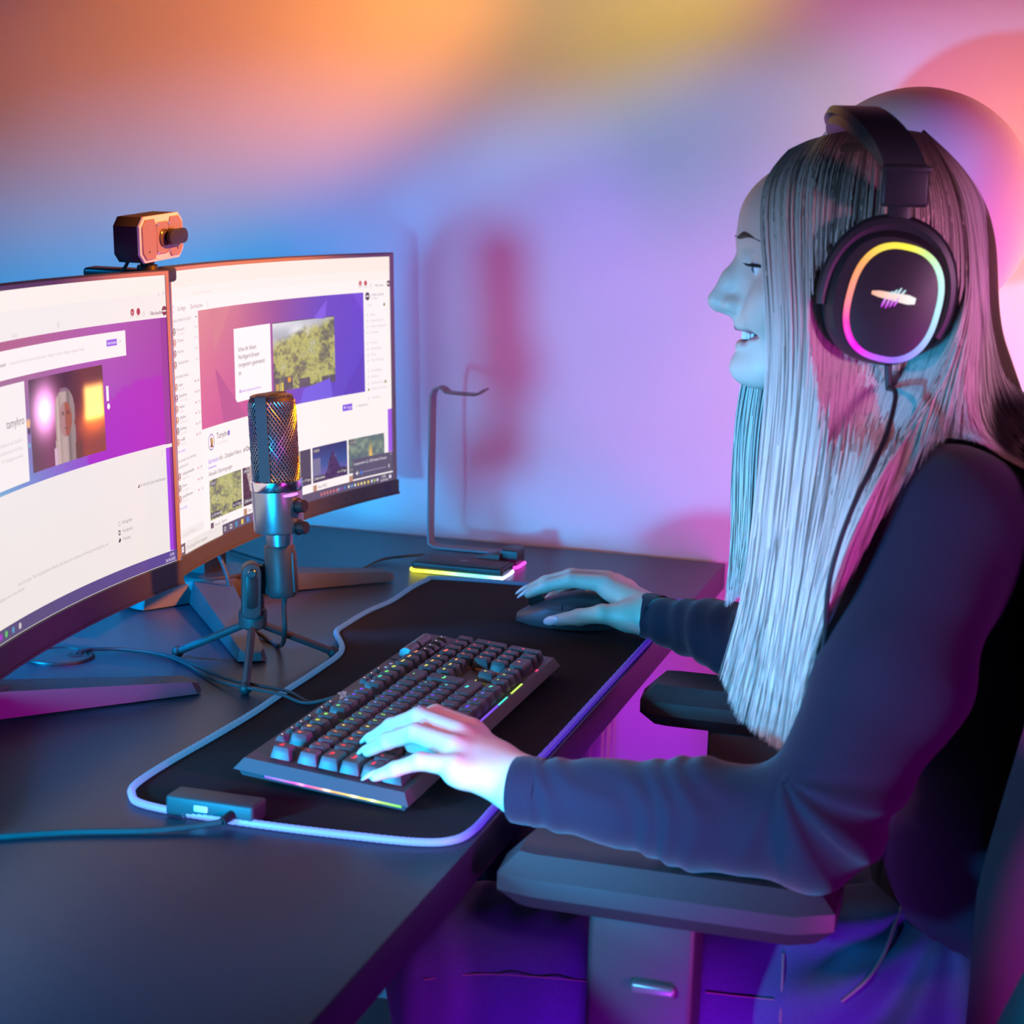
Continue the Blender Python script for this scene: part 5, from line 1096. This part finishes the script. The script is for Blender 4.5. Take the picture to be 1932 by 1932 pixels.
# ------------------------------------------------------------------ hair
def resample(P, n):
    P = np.array(P, float); s = np.concatenate([[0], np.cumsum(np.linalg.norm(np.diff(P, axis=0), axis=1))]); q = np.linspace(0, s[-1], n)
    return np.stack([np.interp(q, s, P[:, i]) for i in range(3)], 1)
NS = 30
C_near = at(1674, 563, 1.416); CUP_C = C_near; CUP_X = -HF
def guide(*pts): return resample(smoothpath([at(*p) for p in pts], 6), NS)
near = [guide((1488, 284, 1.545), (1428, 345, 1.50), (1436, 440, 1.470), (1443, 560, 1.458), (1452, 680, 1.448), (1444, 770, 1.435), (1430, 900, 1.425), (1420, 1020, 1.42), (1400, 1140, 1.415), (1370, 1245, 1.41), (1348, 1308, 1.41)),
        guide((1525, 266, 1.548), (1472, 330, 1.490), (1480, 440, 1.455), (1486, 560, 1.442), (1492, 680, 1.436), (1482, 800, 1.42), (1466, 950, 1.408), (1452, 1080, 1.402), (1426, 1220, 1.398), (1398, 1330, 1.396), (1380, 1392, 1.396)),
        guide((1572, 252, 1.55), (1532, 320, 1.48), (1530, 440, 1.445), (1532, 560, 1.432), (1532, 690, 1.426), (1518, 830, 1.402), (1502, 960, 1.388), (1487, 1100, 1.382), (1466, 1250, 1.378), (1442, 1360, 1.376), (1428, 1432, 1.376)),
        guide((1625, 245, 1.55), (1595, 320, 1.478), (1586, 420, 1.446), (1576, 520, 1.432), (1572, 640, 1.424), (1566, 760, 1.398), (1546, 900, 1.372), (1522, 1060, 1.362), (1500, 1200, 1.356), (1478, 1330, 1.355), (1464, 1455, 1.36)),
        guide((1680, 243, 1.55), (1690, 330, 1.472), (1682, 450, 1.446), (1672, 560, 1.434), (1650, 680, 1.42), (1625, 800, 1.385), (1590, 940, 1.358), (1552, 1080, 1.348), (1522, 1220, 1.344), (1497, 1350, 1.346), (1480, 1450, 1.352)),
        guide((1730, 250, 1.552), (1768, 345, 1.485), (1778, 450, 1.460), (1772, 560, 1.448), (1746, 680, 1.424), (1702, 780, 1.388), (1642, 890, 1.350), (1580, 1040, 1.334), (1548, 1180, 1.330), (1514, 1320, 1.335), (1492, 1440, 1.344)),
        guide((1748, 254, 1.552), (1800, 345, 1.505), (1818, 450, 1.475), (1818, 560, 1.462), (1800, 680, 1.435), (1765, 775, 1.396), (1690, 862, 1.352), (1612, 985, 1.330), (1566, 1120, 1.322), (1550, 1210, 1.326), (1536, 1290, 1.33))]
midh = [guide((1748, 254, 1.553), (1803, 345, 1.508), (1824, 450, 1.478), (1826, 560, 1.465), (1812, 660, 1.442), (1798, 740, 1.412), (1780, 800, 1.388), (1768, 832, 1.374))]
backh = [guide((1748, 254, 1.553), (1805, 345, 1.515), (1828, 460, 1.485), (1832, 570, 1.472), (1826, 680, 1.455), (1822, 780, 1.44), (1832, 850, 1.432), (1860, 900, 1.44), (1890, 980, 1.46)),
         guide((1740, 247, 1.56), (1790, 290, 1.55), (1819, 350, 1.545), (1848, 470, 1.535), (1858, 580, 1.53), (1868, 690, 1.525), (1885, 790, 1.52), (1915, 890, 1.52), (1950, 990, 1.52)),
         guide((1742, 247, 1.57), (1790, 290, 1.58), (1818, 348, 1.59), (1850, 465, 1.60), (1864, 580, 1.60), (1878, 690, 1.60), (1900, 800, 1.60), (1932, 900, 1.60), (1965, 990, 1.60)),
         guide((1740, 255, 1.575), (1780, 330, 1.63), (1800, 460, 1.650), (1808, 580, 1.655), (1815, 690, 1.66), (1840, 800, 1.68), (1880, 900, 1.69), (1920, 990, 1.70))]
farh = [guide((1488, 284, 1.555), (1450, 340, 1.60), (1440, 440, 1.630), (1432, 560, 1.645), (1412, 680, 1.655), (1390, 760, 1.66), (1384, 880, 1.665), (1384, 980, 1.668), (1378, 1080, 1.67), (1364, 1178, 1.672)),
        guide((1530, 266, 1.56), (1490, 330, 1.625), (1480, 440, 1.650), (1468, 560, 1.652), (1452, 680, 1.650), (1432, 780, 1.648), (1424, 900, 1.648), (1420, 1000, 1.648), (1408, 1090, 1.65), (1396, 1150, 1.65)),
        guide((1640, 245, 1.56), (1600, 330, 1.635), (1580, 440, 1.665), (1560, 560, 1.672), (1520, 700, 1.69), (1480, 860, 1.70), (1462, 1000, 1.71), (1450, 1130, 1.71)),
        guide((1740, 255, 1.57), (1740, 330, 1.635), (1730, 450, 1.665), (1715, 560, 1.672), (1680, 700, 1.70), (1620, 860, 1.72), (1570, 1000, 1.73), (1540, 1130, 1.73))]
hidx = [i for i, q in enumerate(S.P) if np.linalg.norm(q[7] - HC) < .16 and not q[6]]
def push(C, m=.005):            # keep the locks outside the head and the clothes
    sh = C.shape; X = C.reshape(-1, 3).copy()
    td = T.disp; T.disp = None
    for fn in (lambda p: S(p, hidx), lambda p: T(p)):
        for it in range(3):
            d = fn(X); bad = np.where(d < m)[0]
            if len(bad) == 0: break
            e = .002; g = np.stack([fn(X[bad] + np.eye(3)[k] * e) - d[bad] for k in range(3)], 1); g /= np.maximum(np.linalg.norm(g, axis=1, keepdims=True), 1e-9)
            X[bad] += g * (m - d[bad])[:, None]
    T.disp = td; X = X.reshape(sh)
    Y = X.copy(); Y[:, 1:-1] = .25 * X[:, :-2] + .5 * X[:, 1:-1] + .25 * X[:, 2:]; return Y
CUPF = []
def tuck(P):                     # hair is pressed flat under the ear cup
    sh = P.shape; X = P.reshape(-1, 3).copy(); r = X - CUP_C; a = r @ CUP_X; b = r[:, 2]; z = r @ HL
    rr = np.sqrt((a / .050) ** 2 + (b / .058) ** 2); lim = -.030 + np.clip(rr - .98, 0, None) * .055; ov = np.where((rr < 1.9), np.maximum(z - lim, 0), 0)
    return (X - ov[:, None] * HL).reshape(sh)
def masters(G, per=10):
    G = np.stack(G); n = len(G); out = []
    for s in np.linspace(0, n - 1, (n - 1) * per + 1):
        i = min(int(s), n - 2); t = s - i; out.append(G[i] * (1 - t) + G[i + 1] * t)
    M_ = tuck(push(np.stack(out)))
    for it in range(6):
        A_ = M_.copy(); A_[:, 1:-1] = (M_[:, :-2] + 2 * M_[:, 1:-1] + M_[:, 2:]) / 4; M_ = A_.copy(); M_[1:-1] = (A_[:-2] + 2 * A_[1:-1] + A_[2:]) / 4; M_ = tuck(M_)
    return M_
def strands(Mst, count, thick, seed, rad=.00072, tipvar=.12, spread=1.0, layer=None):
    g = np.random.default_rng(seed); n = len(Mst); V = []; F = []; Cc = []; o = 0; t = np.linspace(0, 1, NS)
    nl = max(8, n // 2); locks = np.sort(g.random(nl)) * (n - 1.001)
    tip = np.array([math.cos(a) for a in (0, 2.094, 4.189)]), np.array([math.sin(a) for a in (0, 2.094, 4.189)])
    for k in range(count):
        s = g.random() * (n - 1.001); L = locks[np.argmin(np.abs(locks - s))]; pull = .45 * t ** 1.8 * g.uniform(.0, 1); sv = np.clip(s + (L - s) * pull + g.normal() * .12 * spread * t, 0, n - 1.001)
        i = sv.astype(int); fr = (sv - i)[:, None]; P = Mst[i, np.arange(NS)] * (1 - fr) + Mst[i + 1, np.arange(NS)] * fr
        dpt = g.random() ** (1.0); nrm = np.array([.12, -1, .05]) if layer is None else np.array(layer)
        P = P + nrm * (thick * (dpt - .35) * np.minimum(1, t * 4 + .15))[:, None]
        ph = g.random(3) * 6.28; am = g.uniform(.0004, .0022) * t
        P = P + np.stack([np.sin(t * 9 + ph[0]) * am * 1.5, np.sin(t * 7 + ph[1]) * am, np.zeros(NS)], 1)
        if layer is None: P = tuck(P)
        ln = 1 - tipvar * g.random() ** 1.5 * (1.8 if g.random() < .2 else 1)
        if ln < 1: P = resample(P[: max(4, int(NS * ln))], NS)
        T_ = np.gradient(P, axis=0); T_ /= np.maximum(np.linalg.norm(T_, axis=1, keepdims=True), 1e-9); A = np.cross(T_, [.3, 1, .2]); A /= np.maximum(np.linalg.norm(A, axis=1, keepdims=True), 1e-9); Bv = np.cross(T_, A)
        r = rad * g.uniform(.6, 1.35) * np.minimum(1, (1.02 - t) * 5)
        R = P[:, None, :] + r[:, None, None] * (tip[0][None, :, None] * A[:, None, :] + tip[1][None, :, None] * Bv[:, None, :])
        V.append(R.reshape(-1, 3)); b = o + np.arange(NS - 1)[:, None] * 3 + np.arange(3)[None]; c = o + np.arange(NS - 1)[:, None] * 3 + (np.arange(3) + 1)[None] % 3
        F.append(np.stack([b, c, c + 3, b + 3], -1).reshape(-1, 4)); o += NS * 3
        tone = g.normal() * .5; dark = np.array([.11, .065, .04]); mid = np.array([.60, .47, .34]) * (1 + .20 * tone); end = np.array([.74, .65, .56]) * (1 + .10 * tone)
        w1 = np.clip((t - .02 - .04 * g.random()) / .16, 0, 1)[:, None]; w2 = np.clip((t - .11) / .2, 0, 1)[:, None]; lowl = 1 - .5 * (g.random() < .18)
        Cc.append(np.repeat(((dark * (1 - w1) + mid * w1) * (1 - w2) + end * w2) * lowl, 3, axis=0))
    return np.concatenate(V), np.concatenate(F), np.clip(np.concatenate(Cc), 0.01, .95)
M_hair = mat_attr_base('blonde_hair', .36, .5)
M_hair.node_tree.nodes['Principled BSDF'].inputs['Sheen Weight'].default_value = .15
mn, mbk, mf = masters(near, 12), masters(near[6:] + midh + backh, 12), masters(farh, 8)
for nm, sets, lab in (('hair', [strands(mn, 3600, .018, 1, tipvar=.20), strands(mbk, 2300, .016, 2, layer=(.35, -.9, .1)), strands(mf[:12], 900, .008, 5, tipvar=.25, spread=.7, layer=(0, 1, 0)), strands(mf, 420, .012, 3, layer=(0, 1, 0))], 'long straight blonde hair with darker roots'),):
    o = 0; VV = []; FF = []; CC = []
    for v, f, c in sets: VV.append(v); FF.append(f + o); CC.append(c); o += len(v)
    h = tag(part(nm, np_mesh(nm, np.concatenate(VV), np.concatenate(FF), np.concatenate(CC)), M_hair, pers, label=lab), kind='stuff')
HB = SDF(); HB.ell(hd(.012, 0, .048), (.0985, .0765, .0765), HR); HB.ell(hd(-.035, 0, .005), (.056, .066, .07), HR, k=.03); HB.cap(hd(-.030, 0, .0), (.345, 1.55, .325), .056, .050, k=.03)
V, F = HB.mesh(.004); c = (V[F].mean(1) - HC) @ HR
ok = (c[:, 0] < .094 - .10 * np.clip(.045 - c[:, 2], 0, 1)) | (c[:, 2] > .088 - .2 * np.abs(c[:, 1])); F = F[ok]
part('hair_base', np_mesh('hair_base', V, F), mat('hair_underlayer', (.16, .11, .07), .6, noise=.4, nscale=40, stretch=(40, 40, 3)), pers)
# ------------------------------------------------------------------ headset
hs2 = thing('headset', 'black over-ear headset with a rainbow light ring, worn over the blonde hair', 'headset', Matrix.Translation(hd(0, 0, .14)))
def oval(a, b, rot, n=48, e=2.4, cx=0, cy=0):
    out = []
    for i in range(n):
        t = 2 * math.pi * i / n; x = a * math.copysign(abs(math.cos(t)) ** (2 / e), math.cos(t)); y = b * math.copysign(abs(math.sin(t)) ** (2 / e), math.sin(t))
        out.append((cx + x * math.cos(rot) - y * math.sin(rot), cy + x * math.sin(rot) + y * math.cos(rot)))
    return out
def rings(b, sec, M, m=0, cap0=True, cap1=True):
    n = len(sec[0][0]); v = [(x, y, z) for o_, z in sec for x, y in o_]
    f = [(i * n + j, i * n + (j + 1) % n, (i + 1) * n + (j + 1) % n, (i + 1) * n + j) for i in range(len(sec) - 1) for j in range(n)]
    if cap0: f.append(tuple(range(n))[::-1])
    if cap1: f.append(tuple((len(sec) - 1) * n + j for j in range(n)))
    return b.add(v, f, m, M)
M_cush = mat('leatherette', (.022, .022, .026), .45, bump=.25, bscale=260); M_shell = mat('headset_shell', (.030, .028, .033), .42, spec=.5, bump=.06, bscale=900)
RC = [(0, (.45, .80, .95)), (45, (.55, .95, .70)), (70, (.62, .92, .30)), (90, (.98, .85, .06)), (120, (.98, .72, .08)), (150, (1, .40, .10)), (180, (1, .28, .22)), (205, (1, .03, .45)), (240, (.95, .0, .85)), (265, (.55, .10, 1)), (285, (.30, .16, 1)), (315, (.32, .36, 1)), (340, (.38, .62, 1)), (360, (.45, .80, .95))]
def cup(sgn):
    ctr = C_near if sgn > 0 else C_near + HL * (-2 * float((C_near - HC) @ HL))
    X = -HF; Z = HL * sgn; Y_ = HU; X = np.cross(Y_, Z)
    Mc = Matrix(((X[0], Y_[0], Z[0], ctr[0]), (X[1], Y_[1], Z[1], ctr[1]), (X[2], Y_[2], Z[2], ctr[2]), (0, 0, 0, 1))); rt = R_(-11) * sgn
    O = lambda a, b, cx=0, cy=0: oval(a, b, rt, cx=cx, cy=cy)
    cu = part('ear_cup', rings(MB(), [(O(.040, .046), -.026), (O(.0455, .052), -.022), (O(.0462, .0530), -.012), (O(.0445, .0512), -.005), (O(.0405, .0472), -.0005), (O(.0395, .0462), -.0003)], Mc), M_shell, hs2)
    part('cushion', rings(MB(), [(O(.036, .042), -.046), (O(.044, .0505), -.045), (O(.0475, .054), -.040), (O(.0478, .0545), -.032), (O(.0462, .0530), -.0265), (O(.040, .046), -.025)], Mc), M_cush, hs2)
    dx = .0050 * sgn
    rp = oval(.0345, .0440, rt, 72, 2.5, dx, -.0035); pts = [tuple(Mc @ Vector((x, y, .0004))) for x, y in rp]
    cols = []
    for i in range(72):
        a = 360 * i / 72; cols.append(mixc([(q / 360, c_) for q, c_ in RC], a / 360) * 1.15)
    if sgn > 0: part('light_ring', MB().tube(pts, .0026, 8, closed=True, c=cols, up=HL), M_rgb, hs2, label='glowing rainbow ring')
    else: part('light_ring', MB().tube(pts, .0026, 8, closed=True, c=cols, up=HL), M_rgb, hs2)
    part('face_disc', rings(MB(), [(O(.0325, .042, dx, -.0035), -.002), (O(.0325, .042, dx, -.0035), .0012), (O(.0315, .041, dx, -.0035), .0017)], Mc), M_shell, cu)
    lg = MB(); lc = []
    def stroke(x0, y0, x1, y1, w0, w1, ca, cb, seg=6):
        v = []; cc = []
        d = np.array([x1 - x0, y1 - y0]); d /= np.linalg.norm(d); nn = np.array([-d[1], d[0]])
        for i in range(seg + 1):
            t = i / seg; p = np.array([x0, y0]) + t * np.array([x1 - x0, y1 - y0]); w = w0 + (w1 - w0) * t
            if i in (0, seg): w *= .6
            for q in (-1, 1): v.append((p[0] + nn[0] * w * q, p[1] + nn[1] * w * q, .0021)); cc.append(np.array(ca) * (1 - t) + np.array(cb) * t)
        lg.add(v, [(i * 2, i * 2 + 2, i * 2 + 3, i * 2 + 1) for i in range(seg)], 0, Mc, cc)
    k_ = sgn; ox = dx
    stroke(ox - .0175 * k_, .0045, ox + .0165 * k_, -.0015, .0022, .0040, (1, .5, .35), (1, 1, 1))
    for i in range(4): stroke(ox + (-.0045 + i * .0032) * k_, .0030, ox + (-.0010 + i * .0032) * k_, .0085 - abs(i - 2) * .0015, .0008, .0008, (.75, .85, 1), (.45, .8, .8), 3)
    for i in range(4): stroke(ox + (-.0095 + i * .0032) * k_, -.0075 + abs(i - 1) * .0008, ox + (-.0060 + i * .0032) * k_, .0010, .0009, .0009, (.6, .02, .8), (.85, .4, 1), 3)
    part('logo', lg, M_rgb, cu)
    yk = []
    for a in np.linspace(R_(196), R_(-22), 30): q = oval(.0505, .0590, rt, 2, 2.2)  ; yk.append((.0490 * math.copysign(abs(math.cos(a)) ** .9, math.cos(a)), .0575 * math.sin(a)))
    yk = [(x * math.cos(rt) - y * math.sin(rt), x * math.sin(rt) + y * math.cos(rt)) for x, y in (yk if sgn > 0 else [(-x, y) for x, y in yk])]
    part('yoke', MB().tube([tuple(Mc @ Vector((x, y, -.012))) for x, y in yk], [.0045 + .0035 * math.sin(math.pi * i / 29) for i in range(30)], 10, flat=1.0, up=HL).box((.006 * sgn, .0640, -.011), (.018, .022, .009), .003, M=Mc), M_shell, hs2)
    part('adjuster', MB().box((.009 * sgn, .0855, -.009), (.0365, .030, .010), .003, 3, M=Mc).box((.009 * sgn, .0995, -.0088), (.0385, .006, .0112), .002, 2, M=Mc), M_shell, hs2)
    return Mc
Mc = cup(1); cup(-1)
lc = float((C_near - HC) @ HL) - .009; fc = float((C_near - HC) @ HF) - .009; uc = float((C_near - HC) @ HU) + .097
def arch(off, w, th, t0, t1, n=44):
    v = []
    for i in range(n + 1):
        t = t0 + (t1 - t0) * i / n; ce, se = math.cos(t), math.sin(t); e = 2 / 2.5
        l = (lc + off) * math.copysign(abs(ce) ** e, ce); u = uc + (.1495 - uc + off) * se ** e if se > 0 else uc
        f_ = fc + .033 * max(se, 0) ** 1.2
        t2 = t + .02; nl, nu = ce * (.1495 - uc), se * lc; m = math.hypot(nl, nu); nl, nu = nl / m, nu / m
        for q in ((-w / 2, -th), (-w / 2 + .003, 0), (w / 2 - .003, 0), (w / 2, -th)): v.append(hd(f_ - q[0], l + nl * q[1], u + nu * q[1]))
    f = [(i * 4 + k, i * 4 + (k + 1) % 4, i * 4 + 4 + (k + 1) % 4, i * 4 + 4 + k) for i in range(n) for k in range(4)] + [(3, 2, 1, 0), tuple(n * 4 + k for k in range(4))]
    return MB().add(v, f)
part('headband', arch(0, .0385, .006, 0.02, math.pi - .02), M_shell, hs2)
part('headband_padding', arch(-.006, .0350, .009, .22, math.pi - .22), M_cush, hs2)
cb0 = Mc @ Vector((.006, -.0535, -.014)); part('cable_plug', MB().tube([tuple(cb0), tuple(cb0 + Vector((.001, 0, -.010))), tuple(cb0 + Vector((.0015, 0, -.020)))], [.0032, .0030, .0022], 12), M_rubber, hs2)
part('cable', MB().tube(smoothpath([tuple(cb0 + Vector((.0015, 0, -.018))), tuple(at(1690, 745, 1.405)), tuple(at(1674, 815, 1.360)), tuple(at(1645, 880, 1.328)), tuple(at(1612, 950, 1.313)), tuple(at(1585, 1020, 1.306)), tuple(at(1566, 1090, 1.304)), tuple(at(1560, 1140, 1.308)), tuple(at(1556, 1200, 1.316)), tuple(at(1540, 1290, 1.325)), tuple(at(1500, 1400, 1.345)), tuple(at(1440, 1500, 1.40)), (.20, 1.47, -.05), (.16, 1.50, -.09)], 8), .0021, 10), M_rubber, hs2)
# ------------------------------------------------------------------ office chair
ch = thing('office_chair', 'black padded office chair with armrests, the person sitting in it', 'chair', (.45, 1.545, FZ))
M_chair = mat('chair_fabric', (.030, .030, .036), .6, noise=.15, nscale=500, bump=.3, bscale=700); M_pad = mat('armrest_pad', (.045, .044, .05), .45, spec=.5, bump=.12, bscale=500)
def armrest(y, s_):
    x0, x1 = .022, .286; p = part('armrest_pad', MB().prism([(x0 + .004, y - .040), (x0 + .03, y - .046), (x1 - .03, y - .046), (x1, y - .030), (x1, y + .030), (x1 - .03, y + .046), (x0 + .03, y + .046), (x0 + .004, y + .040), (x0, y)], -.042, .002, .015, 1), M_pad, ch)
    return part('armrest_post', MB().box((.138, y, -.20), (.086, .040, .330), .006, 3).box((.25, y - .0 , -.375), (.30, .045, .03), .006), M_blk_soft, ch)
armrest(1.292, -1); armrest(1.800, 1)
part('height_button', MB().box((.150, 1.270, -.098), (.036, .010, .010), .0035, 3), mat('grey_button', (.25, .24, .26), .35, metal=.5), ch)
part('seat', MB().prism([(.08, 1.35), (.14, 1.31), (.55, 1.31), (.62, 1.36), (.62, 1.73), (.55, 1.78), (.14, 1.78), (.08, 1.74)], -.345, -.262, .028, 4), M_chair, ch)
def backrest():
    n = 18; m = 12; v = []; f = []
    for side in (0, 1):
        for i in range(n + 1):
            z = -.25 + .62 * i / n; t = i / n; hw = (.215 - .03 * (2 * t - 1) ** 4 - .02 * t) * (1 - .25 * max(0, (t - .9) / .1) ** 2) * (1 - .2 * max(0, (.08 - t) / .08) ** 2)
            x0 = .565 + .12 * max(0, t - .4) - .03 * max(0, .2 - t)
            for j in range(m + 1):
                q = 2 * j / m - 1; e = math.sqrt(max(0, 1 - abs(q) ** 6)) * math.sqrt(max(0, 1 - abs(2 * t - 1) ** 10)); th = .036 * e
                v.append((x0 - .18 * q * q + (-th if side == 0 else th), 1.545 + hw * q, z))
    k = (n + 1) * (m + 1)
    for i in range(n):
        for j in range(m):
            a = i * (m + 1) + j; f += [(a, a + 1, a + m + 2, a + m + 1), (k + a, k + a + m + 1, k + a + m + 2, k + a + 1)]
    bm_ = bmesh.new(); bv = [bm_.verts.new(q) for q in v]
    for q in f: bm_.faces.new([bv[i] for i in q])
    bmesh.ops.remove_doubles(bm_, verts=bm_.verts, dist=.0006); bmesh.ops.recalc_face_normals(bm_, faces=bm_.faces)
    return MB().bm(bm_)
part('backrest', backrest(), M_chair, ch)
lb = MB(); pr = []
for i in range(13):
    t = i / 12; pr.append((.455 - .06 * math.sin(math.pi * t * .5) * 0 + .02 * t, 1.215 + .0 * t, -.40 + .43 * t))
part('side_bolster', MB().tube([(.475, 1.26, -.42), (.452, 1.235, -.30), (.450, 1.224, -.18), (.460, 1.222, -.08), (.482, 1.232, .0), (.515, 1.255, .07)], [.045, .058, .062, .058, .048, .03], 24, flat=.75, up=(0, 1, 0)), M_chair, ch)
part('gas_column', MB().cyl((.36, 1.545, -.345), (.36, 1.545, -.66), .028), M_blk, ch)
for k in range(5):
    a = 2 * math.pi * k / 5 + .3; tx, ty = .36 + .29 * math.cos(a), 1.545 + .29 * math.sin(a)
    lg = part('base_leg', MB().tube([(.36, 1.545, -.655), (.36 + .15 * math.cos(a), 1.545 + .15 * math.sin(a), -.665), (tx, ty, -.68)], [.024, .020, .014], 12), M_blk, ch); part('caster', MB().cyl((tx - .022 * math.sin(a), ty + .022 * math.cos(a), FZ + .026), (tx + .022 * math.sin(a), ty - .022 * math.cos(a), FZ + .026), .026), M_rubber, lg)
